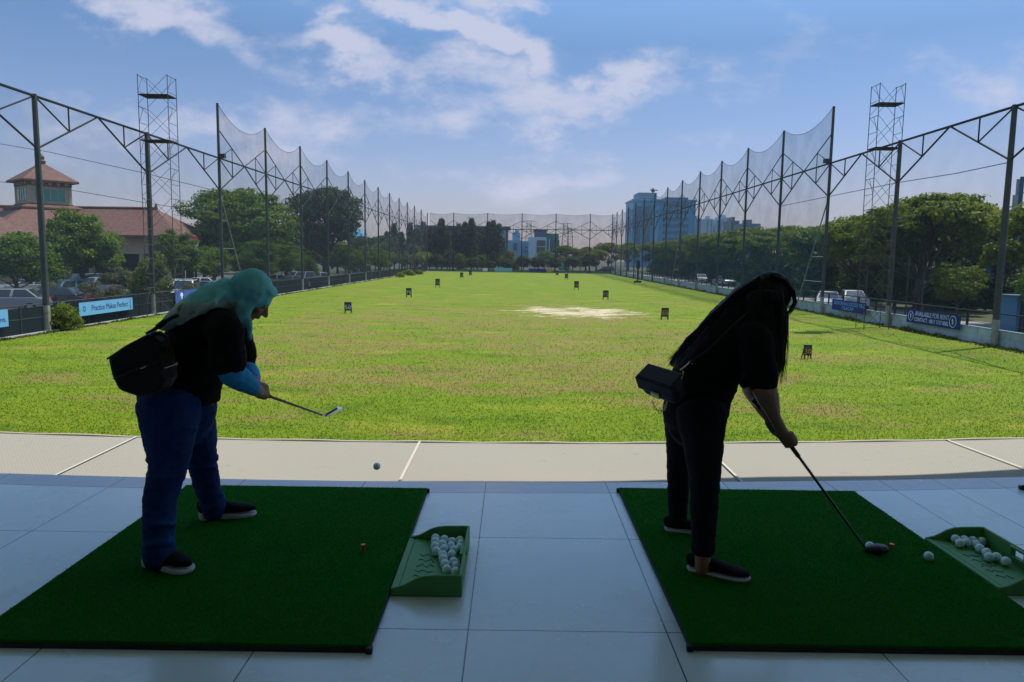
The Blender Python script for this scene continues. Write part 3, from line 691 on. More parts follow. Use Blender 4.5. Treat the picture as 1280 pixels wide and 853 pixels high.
def far_banner(x0, x1, y0, y1, m, label, txt, mi):
    a, b = D(x0, y0, 187.2), D(x1, y1, 187.2); z0, z1 = max(.2, b.z), a.z
    t = empty('banner', ((a.x + b.x) / 2, 187.2, z0), label, 'banner')
    mb = MB(); mb.b2((a.x, 187.2, z0), (b.x, 187.22, z1)); mb.build('sheet', m, t)
    if txt: text_part('lettering', txt, (z1 - z0) * .5, mi, t, ((a.x + b.x) / 2, 187.19, (z0 + z1) / 2), (1, 0, 0), (0, 0, 1), .002)
far_banner(618.5, 640, 335, 340.3, mat('banner_aqua', (.15, .42, .52), .5), 'small aqua banner on the far end wall below the conifers', None, m_ink)
far_banner(661, 682.5, 335.8, 341, m_navy, 'small navy banner on the far end wall below the teal building', None, m_whiteink)
far_banner(603.5, 609.5, 335.3, 340, m_white, 'little white sign on the far end wall left of the aqua banner', None, m_ink)

# yard markers
m_sign = mat('sign_black', (.010, .012, .012), .6); m_amber = mat('amber_ink', (.62, .25, .06), .6); m_dim = mat('grey_ink', (.30, .33, .36), .6)
def marker(px, py, txt, mm, label, w=.48, ht=.75):
    p = G(px, py); h = ht * .75; lg = ht * .25
    t = empty('yard_marker', p, label, 'yard marker', 'yard markers on the field')
    mb = MB(); mb.box(p + Vector((0, 0, lg + h / 2)), (w, .05, h)); mb.build('board', m_sign, t)
    for sx in (-1, 1):
        mb = MB(); mb.tube([p + Vector((sx * (w / 2 - .03), -.06, 0)), p + Vector((sx * (w / 2 - .03), .0, lg + .1))], .026, 6); mb.build('leg', m_sign, t)
        mb = MB(); mb.tube([p + Vector((sx * (w / 2 - .03), .26, 0)), p + Vector((sx * (w / 2 - .03), .02, lg + h * .8))], .02, 6); mb.build('leg', m_sign, t)
    o = text_part('number', txt, h * .62, mm, t, p + Vector((0, -.031, lg + h * .36)), (1, 0, 0), (0, 0, 1), .004)
    wd_ = max(v.co.x for v in o.data.vertices) - min(v.co.x for v in o.data.vertices); k = w * .84 / wd_
    for v in o.data.vertices: v.co.x *= k
    mb = MB(); mb.b2(p + Vector((-w * .36, -.030, lg + h * .70)), p + Vector((w * .36, -.027, lg + h * .73))); mb.build('line', m_dim, t)
marker(1009, 449, '30', m_amber, 'black yard marker board with amber 30 beside the long haired woman', .31, .56)
marker(831, 400, '50', m_amber, 'black yard marker board with amber 50 near the bare sandy patch', .46, .76)
marker(435, 392, '50', m_whiteink, 'black yard marker board with white 50 on the grass right of the covered woman', .46, .74)
marker(511, 372, '75', m_whiteink, 'black yard marker board with white 75 on the grass', .5, .86)
marker(757, 374.5, '75', m_amber, 'black yard marker board with amber 75 behind the bare sandy patch', .52, .84)
marker(547, 359.5, '100', m_dim, 'black yard marker board with grey 100 on the left half of the field', .56, 1.05)
marker(720.5, 362.5, '100', m_amber, 'black yard marker board with amber 100 on the right half of the field', .56, 1.05)
marker(577, 348.5, '150', m_dim, 'small dark yard marker board with 150 right of the white 100 board', .56, 1.05)
marker(588, 345.5, '175', m_blueink, 'tiny bluish yard marker far out on the left half of the field', .56, 1.05)
marker(708, 350, '150', m_dim, 'small dark yard marker far out before the teal building', .56, 1.05)
marker(696.5, 345.5, '175', m_amber, 'tiny amber yard marker far out below the teal building', .56, 1.05)
# dark slim post on the right of the field
p = G(797, 353.5); t = empty('target_post', p, 'slim black post standing before the far right wall', 'post')
mb = MB(); mb.tube([p, p + Vector((0, 0, 3.6))], .13, 8); mb.build('post', m_black, t); mb = MB(); mb.box(p + Vector((0, 0, .15)), (1.1, .7, .3)); mb.build('base', m_black, t)
mb = MB(); mb.box(p + Vector((0, 0, 2.9)), (.55, .4, 1.3)); mb.build('cover', m_black, t)

# ------------------------------------------------------------------ vegetation
def leaf_mesh(name, C, Nrm, S, rng, aspect=.62):
    n = len(C); Nrm = Nrm / (np.linalg.norm(Nrm, axis=1, keepdims=True) + 1e-9)
    r = rng.normal(size=(n, 3)); T = np.cross(Nrm, r); T /= (np.linalg.norm(T, axis=1, keepdims=True) + 1e-9); B = np.cross(Nrm, T)
    S = S[:, None]; V = np.empty((n, 4, 3))
    bend = Nrm * S * .12
    V[:, 0] = C - T * S * .5; V[:, 1] = C - B * S * aspect * .5 + bend; V[:, 2] = C + T * S * .5; V[:, 3] = C + B * S * aspect * .5 + bend
    me = bpy.data.meshes.new(name); me.vertices.add(n * 4); me.vertices.foreach_set('co', V.reshape(-1).astype(np.float32))
    me.loops.add(n * 4); me.loops.foreach_set('vertex_index', np.arange(n * 4, dtype=np.int32))
    me.polygons.add(n); me.polygons.foreach_set('loop_start', np.arange(0, n * 4, 4, dtype=np.int32)); me.polygons.foreach_set('loop_total', np.full(n, 4, dtype=np.int32))
    me.update(calc_edges=True); return me
def crown_points(lobes, n, rng, clump=.30, bottom=-.45, ups=.5):
    C, Nn = [], []; w = np.array([l[1][0] * l[1][1] + l[1][0] * l[1][2] for l in lobes]); w = w / w.sum()
    for (c, r), wi in zip(lobes, w):
        c, r = np.array(c), np.array(r); k = max(5, int(26 * clump / .3)); m = int(n * wi)
        dirs = rng.normal(size=(k * 3, 3)); dirs /= np.linalg.norm(dirs, axis=1, keepdims=True); dirs = dirs[dirs[:, 2] > bottom][:k]
        rad = rng.uniform(.62, 1.0, size=(len(dirs), 1)); cc = dirs * rad
        idx = rng.integers(0, len(cc), m); off = rng.normal(size=(m, 3)); off /= np.linalg.norm(off, axis=1, keepdims=True); off *= (rng.uniform(0, 1, (m, 1)) ** .45) * clump * rng.uniform(.8, 1.25, (len(cc), 1))[idx]
        off[:, 2] *= .62
        P = c + (cc[idx] + off) * r; C.append(P)
        nn = off / clump + dirs[idx] * .5 + rng.normal(size=(m, 3)) * .55; nn[:, 2] += ups; Nn.append(nn)
    return np.concatenate(C), np.concatenate(Nn)
def branchy(mb, h0, lobes, r0, rng, lean=(0, 0), twigs=3):
    base = Vector((0, 0, -.15)); fork = Vector((lean[0], lean[1], h0))
    mb.tube([base, Vector((lean[0] * .4, lean[1] * .4, h0 * .5)), fork], [r0 * 1.25, r0, r0 * .8], 9)
    for (c, r) in lobes:
        c = Vector(c); e = c + Vector((0, 0, -r[2] * .35)); mid = fork.lerp(e, .5) + Vector((rng.uniform(-.3, .3), rng.uniform(-.3, .3), rng.uniform(-.4, .1)))
        mb.tube([fork - Vector((0, 0, .2)), mid, e], [r0 * .5, r0 * .32, r0 * .12], 6)
        for _ in range(twigs):
            q = c + Vector((rng.uniform(-.8, .8) * r[0], rng.uniform(-.8, .8) * r[1], rng.uniform(-.2, .6) * r[2])); mb.tube([mid.lerp(e, .6), mid.lerp(q, .65) + Vector((0, 0, .1)), q], [r0 * .2, r0 * .12, r0 * .05], 5)
def tree_proto(name, lobes, h0, r0, n, leaf, lm, bm_, seed, clump=.3, bottom=-.45, lean=(0, 0), ups=.5, twigs=3):
    rng = np.random.default_rng(seed)
    C, Nn = crown_points(lobes, n, rng, clump, bottom, ups)
    me = leaf_mesh('crown', C, Nn, rng.uniform(.65, 1.35, len(C)) * leaf, rng); me.materials.append(lm)
    mb = MB(); branchy(mb, h0, lobes, r0, rng, lean, twigs); tm = mb.mesh('trunk', smooth=True); tm.materials.append(bm_)
    return (name, tm, me)
def place(proto, x, y, s, rz, label, group, cat='tree', z=0.0, sz=None):
    t = empty(proto[0], (x, y, z), label, cat, group); t.rotation_euler.z = rz; t.scale = (s, s, sz or s)
    for nm, me in (('trunk', proto[1]), ('crown', proto[2])):
        if me is None: continue
        o = bpy.data.objects.new(nm, me); COL.objects.link(o); o.parent = t
    return t
def umbrella(seed, w, h, k):
    rg = random.Random(seed); L = []
    for i in range(k):
        a = 2 * math.pi * i / k + rg.uniform(-.4, .4); d = w * rg.uniform(.42, .62)
        L.append(((math.cos(a) * d, math.sin(a) * d, h * rg.uniform(.66, .80)), (w * rg.uniform(.36, .5), w * rg.uniform(.36, .5), h * rg.uniform(.13, .2))))
    for i in range(k - 2):
        a = rg.uniform(0, 6.28); d = w * rg.uniform(.0, .35); L.append(((math.cos(a) * d, math.sin(a) * d, h * rg.uniform(.78, .88)), (w * .4, w * .4, h * .14)))
    for i in range(k - 1):
        a = rg.uniform(0, 6.28); d = w * rg.uniform(.5, .75); L.append(((math.cos(a) * d, math.sin(a) * d, h * rg.uniform(.42, .58)), (w * .28, w * .28, h * .12)))
    return L
rain = [tree_proto('rain_tree', umbrella(s, 5.2, 9.0, 6), 2.6, .32, 21000, .30, lf_rain, m_barkdk, s, .34, -.35) for s in (3, 8, 15)]
bigl = [tree_proto('broadleaf_tree', umbrella(s, 6.2, 11.0, 7) + [((0, 0, 4.2), (4.6, 4.6, 2.4)), ((2.2, -1.5, 6.6), (4, 4, 2.2)), ((-2.2, 0, 6.6), (4, 4, 2.2)), ((3.6, 0, 3.2), (2.6, 2.6, 1.9)), ((-3.6, -1, 3.4), (2.6, 2.6, 1.9))], 3.0, .42, 30000, .34, lf_mid, m_barkdk, s, .34, -.6) for s in (21,)]
bigd = tree_proto('dense_tree', umbrella(33, 6.0, 12.6, 7) + [((0, 0, 5), (3.5, 3.5, 2.6)), ((2, 1, 7.6), (3.5, 3.5, 2.6)), ((-2, -1, 7.6), (3.5, 3.5, 2.6))], 3.0, .42, 22000, .36, lf_dark, m_barkdk, 34, .34, -.6)
roundt = tree_proto('round_tree', [((0, 0, 4.2), (2.5, 2.5, 2.3)), ((1.3, -.6, 3.3), (1.6, 1.6, 1.4)), ((-1.3, -.5, 3.5), (1.7, 1.7, 1.5)), ((.2, -.8, 5.3), (1.6, 1.6, 1.3)), ((-.7, .5, 5.7), (1.5, 1.5, 1.1))], 1.9, .18, 15000, .20, lf_mid, m_bark, 40, .34, -.7)
loose = tree_proto('loose_tree', [((0, 0, 3.6), (2.2, 2.2, 1.7)), ((1.4, 0, 2.7), (1.4, 1.4, 1.1)), ((-1.4, .3, 2.9), (1.5, 1.5, 1.2)), ((.5, .5, 4.8), (1.4, 1.4, .9)), ((-.9, -.7, 4.4), (1.2, 1.2, .9))], 1.5, .13, 8500, .20, lf_mid, m_bark, 44, .4, -.8, twigs=5)
shrub = tree_proto('shrub', [((0, 0, 1.5), (.95, .95, 1.1)), ((.3, .2, 2.3), (.75, .75, .8)), ((-.3, -.1, .8), (.95, .95, .8))], .5, .06, 5200, .16, lf_yel, m_bark, 50, .36, -.9)
olive = tree_proto('shrub', [((0, 0, 1.9), (1.1, 1.1, .9)), ((.6, 0, 1.2), (.8, .8, .6)), ((-.6, 0, 1.4), (.8, .8, .7))], .7, .06, 3600, .15, lf_olive, m_bark, 52, .42, -.9)
clipped = tree_proto('clipped_tree', [((0, 0, 2.6), (1.9, 1.9, 1.6)), ((0, 0, 3.3), (1.4, 1.4, 1.1))], 1.2, .14, 3600, .34, lf_dark, m_barkdk, 55, .42, -1)
bush = tree_proto('bush', [((0, 0, .7), (1.2, 1.2, .8)), ((.8, .3, .5), (.9, .9, .6)), ((-.8, -.2, .6), (.9, .9, .6))], .3, .05, 2600, .2, lf_yel, m_bark, 57, .42, -.6)
thicket = tree_proto('bush', [((0, 0, 1.6), (2.4, 2.4, 1.7)), ((1.7, .3, 1.0), (1.6, 1.6, 1.1)), ((-1.6, -.2, 1.2), (1.7, 1.7, 1.3)), ((.3, -.4, 2.8), (1.5, 1.5, 1.1))], .4, .08, 3800, .3, lf_dark, m_barkdk, 58, .42, -.9)
def casuarina(seed, h, w):
    rng = np.random.default_rng(seed); n = 9500; nb = 95
    zb = rng.uniform(.10, 1.0, nb) ** .9 * h; ab = rng.uniform(0, 6.283, nb); lb = w * (1.02 - zb / h) ** .75 * rng.uniform(.55, 1.1, nb) + .15
    idx = rng.integers(0, nb, n); f = rng.uniform(.1, 1, n)
    C = np.stack([np.cos(ab[idx]) * lb[idx] * f, np.sin(ab[idx]) * lb[idx] * f, zb[idx] + f * lb[idx] * .55], 1) + rng.normal(size=(n, 3)) * np.array([.22, .22, .3])
    Nn = rng.normal(size=(n, 3)); me = leaf_mesh('crown', C, Nn, rng.uniform(.35, .75, n), rng, .38); me.materials.append(lf_cas)
    mb = MB(); mb.tube([(0, 0, -.1), (.05, .05, h * .5), (0, 0, h * .98)], [.22, .14, .02], 7)
    for i in range(0, nb, 2): mb.tube([(0, 0, zb[i]), (math.cos(ab[i]) * lb[i], math.sin(ab[i]) * lb[i], zb[i] + lb[i] * .55)], [.05, .015], 4)
    tm = mb.mesh('trunk'); tm.materials.append(m_barkdk); return ('conifer_tree', tm, me)
casu = [casuarina(60, 13, 3.6), casuarina(61, 13, 2.9)]
def palm(seed, h, fl):
    rng = random.Random(seed); mb = MB()
    C, Nn, S = [], [], []
    ribs = MB()
    for k in range(18):
        a = 2 * math.pi * k / 18 + rng.uniform(-.2, .2); el = rng.uniform(-.2, 1.1); pts = []
        for i in range(9):
            f = i / 8; rr = fl * f * math.cos(el) * (1 - .15 * f); z = h + fl * f * math.sin(el) - fl * .75 * f * f; pts.append(Vector((math.cos(a) * rr, math.sin(a) * rr, z)))
        mb.tube(pts, [.03, .028, .025, .022, .02, .017, .014, .01, .006], 4)
        side = Vector((-math.sin(a), math.cos(a), 0))
        for i in range(1, 9):
            for s in (-1, 1):
                for q in (0, .5):
                    p = pts[i - 1].lerp(pts[i], q + .25); e = p + side * s * .55 * (1.1 - .6 * i / 8) + Vector((math.cos(a), math.sin(a), 0)) * .25 - Vector((0, 0, .22)); w = Vector((math.cos(a), math.sin(a), 0)) * .05
                    ribs.add([p - w, p + w, e], [(0, 1, 2)])
    mb2 = MB(); mb2.tube([(0, 0, -.1), (.08, 0, h * .5), (0, 0, h)], [.2, .15, .12], 8)
    tm = mb2.mesh('trunk', smooth=True); tm.materials.append(m_bark)
    o = len(ribs.v); mb.add(ribs.v, ribs.f); cm = mb.mesh('crown'); cm.materials.append(lf_palm); return ('palm_tree', tm, cm)
palmp = [palm(70, 5.5, 2.8), palm(71, 7.0, 3.0)]
rnd = random.Random(5)
def put(proto, px, Y, s, label, group, cat='tree', sz=None, rz=None):
    d = ray(px, 340); return place(proto, d[0] / d[1] * Y, Y, s, rnd.uniform(0, 6.28) if rz is None else rz, label, group, cat, 0, sz)
# left side
GL = 'trees behind the left fence'
put(roundt, 103, 57, 1.03, 'dense round tree standing before the tiled clubhouse by the first tall pole', GL, rz=.6)
put(loose, 20, 50, 1.2, 'loose leafy tree at the left picture edge among the parked cars', GL, rz=1.1, sz=.9)
put(loose, -40, 56, 1.25, 'loose leafy tree cut by the left picture edge', GL, rz=3, sz=.85)
for px, Y, s, lb in ((62, 47.5, .62, 'low dark shrub behind the mesh fence beside the first tall pole'), (112, 49, .66, 'low dark shrub over the left end of the Practice banner'), (143, 50, .56, 'low dark shrub above the right end of the Practice banner'), (203, 52, .7, 'low dark shrub at the foot of the scaffold tower behind the fence'), (238, 53, .6, 'low dark shrub above the small blue sign')):
    put(olive if px != 203 else shrub, px, Y, s, lb, 'low shrubs behind the left fence', 'shrub')
put(shrub, 186, 53, 1.22, 'upright yellow green shrub beside the fence pole and scaffold tower', GL, 'shrub')
put(roundt, 221, 68, .86, 'dark round tree under the clubhouse eave behind the scaffold tower', GL, rz=2.2)
put(olive, 148, 56, .95, 'small grey green bushy shrub between parked cars near the Practice banner', GL, 'shrub')
put(olive, 133, 58, .7, 'low grey green shrub beside the trunk of the dense round tree', GL, 'shrub')
put(bigl[0], 300, 86, 1.02, 'wide spreading pale green tree behind the first tall net pole', GL, rz=.3)
put(bigd, 408, 120, 1.18, 'tall dark dense tree behind the left net poles', GL, rz=1.0)
put(roundt, 322, 74, .78, 'round bush like tree in front of the wide spreading tree', GL, rz=4)
put(roundt, 357, 82, .75, 'round tree between the spreading tree and the dark tree', GL, rz=5)
put(loose, 268, 74, .8, 'small loose tree right of the flag behind the scaffold tower', GL, rz=2)
for i, (px, Y, s) in enumerate([(432, 112, .9), (446, 118, .75), (458, 124, .85), (470, 128, 1.0), (384, 92, .55), (480, 140, .9)]):
    put((roundt, loose)[i % 2], px, Y, s * .95, ['round tree low behind the left net near the dark tree', 'loose low tree behind the left net near the conifers', 'round low tree in the row left of the palms', 'loose low tree in the row left of the palms', 'little round tree at the foot of the dark dense tree', 'loose low tree beside the feathery palms'][i], GL)
for i, (px, Y, s) in enumerate([(463, 133, .9), (487, 146, .9), (503, 152, .8), (516, 168, .85), (476, 150, 1.05)]):
    put(palmp[i % 2], px, Y, s, ['palm behind the left net, leftmost of its row', 'palm behind the left net, third of its row from the dark tree', 'palm behind the left net left of the conifers', 'palm behind the left net nearest the far corner', 'taller palm behind the left net, second of its row'][i], 'palms behind the left net', 'palm')
for i, (px, Y, s) in enumerate([(487, 160, .85), (506, 172, .8), (519, 178, .75), (530, 196, .9)]):
    put(rain[i % 3], px, Y, s * .62, ['low spreading tree behind the left net under the palms', 'low spreading tree behind the left net second under the palms', 'low spreading tree near the far left corner of the net', 'spreading tree outside the far left corner'][i], GL)
put(palmp[0], 562, 197, .9, 'single palm in front of the conifers at the far end', None, 'palm')
for i in range(26):
    Y = 108 + (i % 13) * 7.5; x = -34 - (i // 13) * 14 - rnd.uniform(0, 6)
    place((bigl[0], rain[i % 3], bigd)[i % 3], x, Y, rnd.uniform(.5, .72), rnd.uniform(0, 6.28), 'background tree in the belt of trees beyond the left car park', 'tree belt beyond the left car park')
for i in range(9):
    place(roundt, -62 + i * 3.6 + rnd.uniform(-1, 1), 90 + rnd.uniform(0, 5), rnd.uniform(.8, 1.1), rnd.uniform(0, 6.28), 'round tree behind the clubhouse roof', 'trees behind the clubhouse')
# far end
GC = 'conifers beyond the far net'
for i, (px, s) in enumerate([(484, .84), (493, .92), (502, .80), (513, .88), (521, .95), (529, 1.08), (537, .86), (545, .90), (552, .97), (559, .88), (566, .84), (573, .92), (581, 1.02), (589, .98), (597, .86), (604, .90), (611, .96), (616, 1.06), (623, .88)]):
    put(casu[i % 2], px, 204 + (i * 7) % 9, s * (.90, 1.02, .95, 1.06, .88)[i % 5], 'dark feathery conifer in the row of conifers beyond the far net', GC)
GR = 'clipped round trees at the far wall'
for i, (px, s) in enumerate([(547, 1.0), (592, .85), (613, .66), (633, .80), (654, .98), (673, .96), (693, .90), (715.5, .98), (737, 1.15)]):
    put(clipped, px, 194, s, 'dark clipped round tree in the row along the far wall', GR)
GB = 'small light green trees behind the clipped trees'
for i, (px, Y, s) in enumerate([(575, 200, .85), (602, 201, .8), (626, 202, .8), (637, 203, 1.05), (680, 203, 1.05), (668, 201, .7), (704, 203, .8), (725, 204, .8), (583, 198, .6), (645, 200, .6)]):
    put(loose if i % 3 else shrub, px, Y, s * (1 if i % 3 else 1.8), 'small light green tree among the trees behind the far wall', GB)
for i, (px, Y, s, lb) in enumerate([(708, 224, .86, 'broad tree beyond the far net right of the teal building'), (732, 230, .82, 'broad tree beyond the far net before the pylons'), (760, 222, .95, 'broad tree beyond the far right corner of the net'), (745, 214, .72, 'lower broad tree beyond the far net near the corner'), (785, 232, 1.0, 'broad tree farthest along the road outside the net')]):
    put(rain[i % 3], px, Y, s, lb, 'spreading trees beyond the far net')
# right side rain trees along the road
RT = [(33.5, 45, .88), (31.5, 57.5, 1.04), (36, 62, 1.08), (32.5, 69, .95), (37, 76, 1.0), (33, 83, .88), (37, 90, .94), (33.5, 98, .88), (38, 106, 1.0), (34, 114, .98), (38, 122, 1.05), (34.5, 131, .96), (39, 140, 1.05), (35, 149, .96), (39, 158, 1.04), (35.5, 168, .94), (40, 178, 1.02), (36.5, 190, .95), (41, 200, 1.0), (41, 52, .96), (45, 68, 1.0), (45, 84, 1.0)]
RL = ['spreading tree nearest the right picture edge beside the blue kiosk', 'tall spreading tree rising behind the right scaffold tower', 'spreading tree just right of the scaffold tower, set back', 'spreading tree above the white cars by the road', 'spreading tree set back behind the white cars']
for i, (x, y, s) in enumerate(RT):
    place(rain[i % 3], x, y, s * .97, rnd.uniform(0, 6.28), RL[i] if i < 5 else 'spreading roadside tree in the long row behind the teal net', 'spreading trees along the right road' )
for i, (x, y, s, lb) in enumerate([(29.8, 39.5, .8, 'low yellow green tree over the road by the right picture edge'), (31.0, 51.5, .62, 'low leafy tree under the spreading trees behind the Available banner'), (33.0, 64, .6, 'low leafy tree under the spreading trees left of the scaffold tower')]):
    place(loose, x, y, s * 1.1, i * 1.7, lb, 'low trees by the right road')
# hedge-like understorey of the roadside row
UG = 'understorey bushes below the roadside trees'
for i in range(60):
    y = 42 + (i % 40) * 3.9; x = (38.5 if i < 40 else 45) + rnd.uniform(-1.5, 2.5)
    place(thicket, x, y, rnd.uniform(.85, 1.2), rnd.uniform(0, 6.28), 'dark thicket bush in the shade below the roadside trees', UG, 'bush')
t = put(bush, 68, 35.4, .56, 'yellow green bush growing through the mesh fence beside the first tall pole', None, 'bush', rz=.4, sz=.85); t.location.x = -21.75
for i, (px, py, s) in enumerate([(510, 345, .8), (500, 347, .6), (524, 343.5, .6)]):
    p = G(px, py); place(bush, p.x, p.y, s, i, 'small yellow green bush at the foot of the left net near the far corner', 'bushes at the left net foot', 'bush')

# grass blades near the deck and weeds along the walls
rng = np.random.default_rng(9)
def blades(P, H, Wd, m, name, label):
    n = len(P); a = rng.uniform(0, 6.283, n); T = np.stack([np.cos(a), np.sin(a), np.zeros(n)], 1); lean = rng.normal(size=(n, 3)) * .45; lean[:, 2] = 1
    V = np.empty((n, 3, 3)); V[:, 0] = P - T * Wd[:, None]; V[:, 1] = P + T * Wd[:, None]; V[:, 2] = P + lean * H[:, None]
    me = bpy.data.meshes.new(name); me.vertices.add(n * 3); me.vertices.foreach_set('co', V.reshape(-1).astype(np.float32)); me.loops.add(n * 3); me.loops.foreach_set('vertex_index', np.arange(n * 3, dtype=np.int32))
    me.polygons.add(n); me.polygons.foreach_set('loop_start', np.arange(0, n * 3, 3, dtype=np.int32)); me.polygons.foreach_set('loop_total', np.full(n, 3, dtype=np.int32)); me.update(calc_edges=True)
    return tag(link(name, me, m), label, 'grass', None, 'stuff')
n = 130000
yb = 13.5 + np.minimum(rng.exponential(9.0, n), 60); xb = rng.uniform(-1, 1, n) * (yb * .74 + 1); k = np.abs(xb) < 21.4
P = np.stack([xb, yb, np.zeros(n)], 1)[k]; sc = .55 + P[:, 1] / 30
blades(P, rng.uniform(.015, .04, len(P)) * sc, rng.uniform(.006, .012, len(P)) * sc, lf_grass, 'grass', 'short mown grass tufts on the near part of the field')
n = 26000
yw = 20 + rng.uniform(0, 1, n) ** 1.5 * 165; side = rng.uniform(0, 1, n) < .62
cl = (np.sin(yw * 1.7) + np.sin(yw * .63 + 1) + np.sin(yw * 4.1)) * .33
xw = np.where(side, 22.3 + (yw - 34) * .01486 - np.abs(rng.normal(size=n)) * .28 + .1, -21.7 + np.abs(rng.normal(size=n)) * .15)
P = np.stack([xw, yw, np.zeros(n)], 1); H = rng.uniform(.08, .24, n) * np.clip(.6 + cl, .15, 1.6) * np.where(side, 1, .6)
blades(P, H, rng.uniform(.02, .045, n), lf_weed, 'weeds', 'unmown weeds along the foot of the side walls')

# ------------------------------------------------------------------ parked cars
m_glass = mat('car_glass', (.02, .03, .035), .08, 0, .6); m_tyre = mat('tyre', (.015, .015, .015), .9); m_rim = mat('rim', (.4, .4, .42), .35, .8)
m_lamp = mat('lamp_lens', (.5, .5, .5), .15); m_tail = mat('tail_lens', (.35, .01, .01), .2)
CP = {k: mat('car_paint_' + k, c, .25, 0, .6, coat=.6) for k, c in dict(white=(.52, .53, .54), silver=(.20, .22, .23), black=(.010, .010, .012), blue=(.06, .15, .21), red=(.055, .008, .010), grey=(.10, .11, .12)).items()}
def make_car(van=False):
    t = empty('parked_car', (0, 0, 0), 'x', 'car', 'parked cars')
    L, Wd = 4.4, 1.75; mb = MB(); rh = 1.72 if van else 1.48
    low = [(-2.2, .35), (-2.15, .78), (-1.9, .95), (-1.0, 1.02), (1.5, 1.0), (2.12, .92), (2.2, .6), (2.18, .35)] if not van else [(-2.15, .35), (-2.12, .8), (-1.95, .98), (-1.2, 1.06), (1.9, 1.06), (2.14, 1.0), (2.18, .6), (2.16, .35)]
    mb.prism(low, 'y', -Wd / 2, Wd / 2)
    b0, b1, r0, r1 = (-1.05, 1.75, -.25, 1.15) if not van else (-1.25, 2.08, -.45, 1.85)
    zb = 1.02
    vs = []
    for (x, z, w) in ((b0, zb - .02, Wd / 2 - .02), (b1, zb - .02, Wd / 2 - .02), (r1, rh, Wd / 2 - .2), (r0, rh, Wd / 2 - .2)): vs += [(x, -w, z), (x, w, z)]
    mb.add(vs, [(0, 2, 4, 6), (1, 7, 5, 3), (0, 6, 7, 1), (2, 3, 5, 4), (6, 4, 5, 7), (0, 1, 3, 2)])
    mb.build('body', CP['white'], t, False, .06)
    def lerp(a, b, f): return tuple(a[i] + (b[i] - a[i]) * f for i in range(3))
    V = [Vector(v) for v in vs]
    def win(a, b, c, d, off):   # quad on the cabin faces, inset and slightly proud
        cen = (a + b + c + d) / 4; q = [cen + (p - cen) * .86 + off for p in (a, b, c, d)]; m = MB(); m.add(q + [p - off * 3 for p in q], [(0, 1, 2, 3), (7, 6, 5, 4), (0, 4, 5, 1), (1, 5, 6, 2), (2, 6, 7, 3), (3, 7, 4, 0)]); m.build('window', m_glass, t)
    win(V[0], V[1], V[7], V[6], Vector((-.012, 0, .012))); win(V[3], V[2], V[4], V[5], Vector((.012, 0, .012)))
    for s in (0, 1):
        y = Vector((0, (-1, 1)[s] * .012, .004)); mlo, mhi = V[0 + s].lerp(V[2 + s], .5), V[6 + s].lerp(V[4 + s], .5)
        win(V[0 + s], mlo, mhi, V[6 + s], y); win(mlo, V[2 + s], V[4 + s], mhi, y)
    for x in (-1.38, 1.35):
        for y in (-1, 1):
            m = MB(); c = Vector((x, y * (Wd / 2 - .09), .33)); m.tube([c - Vector((0, .11, 0)), c + Vector((0, .11, 0))], .33, 14); w = m.build('wheel', m_tyre, t)
            m = MB(); m.tube([c + Vector((0, y * .10, 0)), c + Vector((0, y * .125, 0))], .2, 10); m.build('rim', m_rim, w)
    for y in (-1, 1):
        m = MB(); m.box((-2.13, y * .62, .75), (.12, .34, .16)); m.build('headlight', m_lamp, t); m = MB(); m.box((2.12, y * .68, .84), (.14, .24, .26)); m.build('tail_light', m_tail, t)
        m = MB(); m.box((-.85, y * (Wd / 2 + .08), 1.08), (.12, .16, .11)); m.build('mirror', m_black, t)
    m = MB(); m.box((-2.19, 0, .5), (.06, .9, .16)); m.build('grille', m_black, t)
    return t
cars = [make_car(False), make_car(True)]; used = [False, False]
def car(v, x, y, rz, paint, label, group):
    o = cars[v] if not used[v] else copy_tree(cars[v]); used[v] = True
    o.location = (x, y, 0); o.rotation_euler.z = R(rz); o['label'] = label; o['group'] = group
    for ch in o.children:
        if ch.name.startswith('body'): ch.material_slots[0].link = 'OBJECT'; ch.material_slots[0].material = CP[paint]
def carpx(v, px, py, Y, rz, paint, label, group):
    d = ray(px, py); car(v, d[0] / d[1] * Y, Y, rz, paint, label, group)
CL = 'cars in the left car park'
carpx(0, 10, 375, 45, 20, 'silver', 'silver car nearest the left picture edge behind the mesh fence', CL)
carpx(1, 77, 360, 54, 80, 'blue', 'pale blue car beside the trunk of the dense round tree', CL)
carpx(0, 66, 372, 47.5, 10, 'black', 'black car behind the first tall fence pole', CL)
carpx(1, 118, 362, 60, 78, 'silver', 'silver car shaded behind the dense round tree', CL)
carpx(0, 140, 362, 62, 70, 'black', 'black car behind the grey green shrub', CL)
carpx(1, 163, 362, 57, 85, 'grey', 'dark grey car left of the yellow green shrub', CL)
carpx(0, 126, 368, 52, 95, 'red', 'dark red car in the shade behind the Practice banner', CL)
carpx(1, 212, 360, 58, 75, 'white', 'white van right of the yellow green shrub', CL)
carpx(1, 231, 360, 57, 105, 'white', 'white van with dark windows behind the scaffold tower', CL)
carpx(0, 254, 358, 62, 30, 'silver', 'silver car above the shoulder of the covered woman', CL)
carpx(0, 246, 355, 70, 15, 'white', 'white car behind the silver car by the covered woman', CL)
carpx(0, 340, 350, 84, 30, 'white', 'white car seen right of the veil between the trees', CL)
carpx(1, 372, 349, 90, 50, 'silver', 'silver van under the dark dense tree', CL)
carpx(0, 362, 352, 80, 10, 'grey', 'grey car low under the dark dense tree', CL)
carpx(0, 396, 348, 98, 20, 'white', 'white car under the right half of the dark tree', CL)
carpx(0, 30, 358, 62, 60, 'silver', 'silver car half hidden by the loose tree at the left edge', CL)
carpx(1, 100, 356, 70, 60, 'black', 'black van far back under the clubhouse eave', CL)
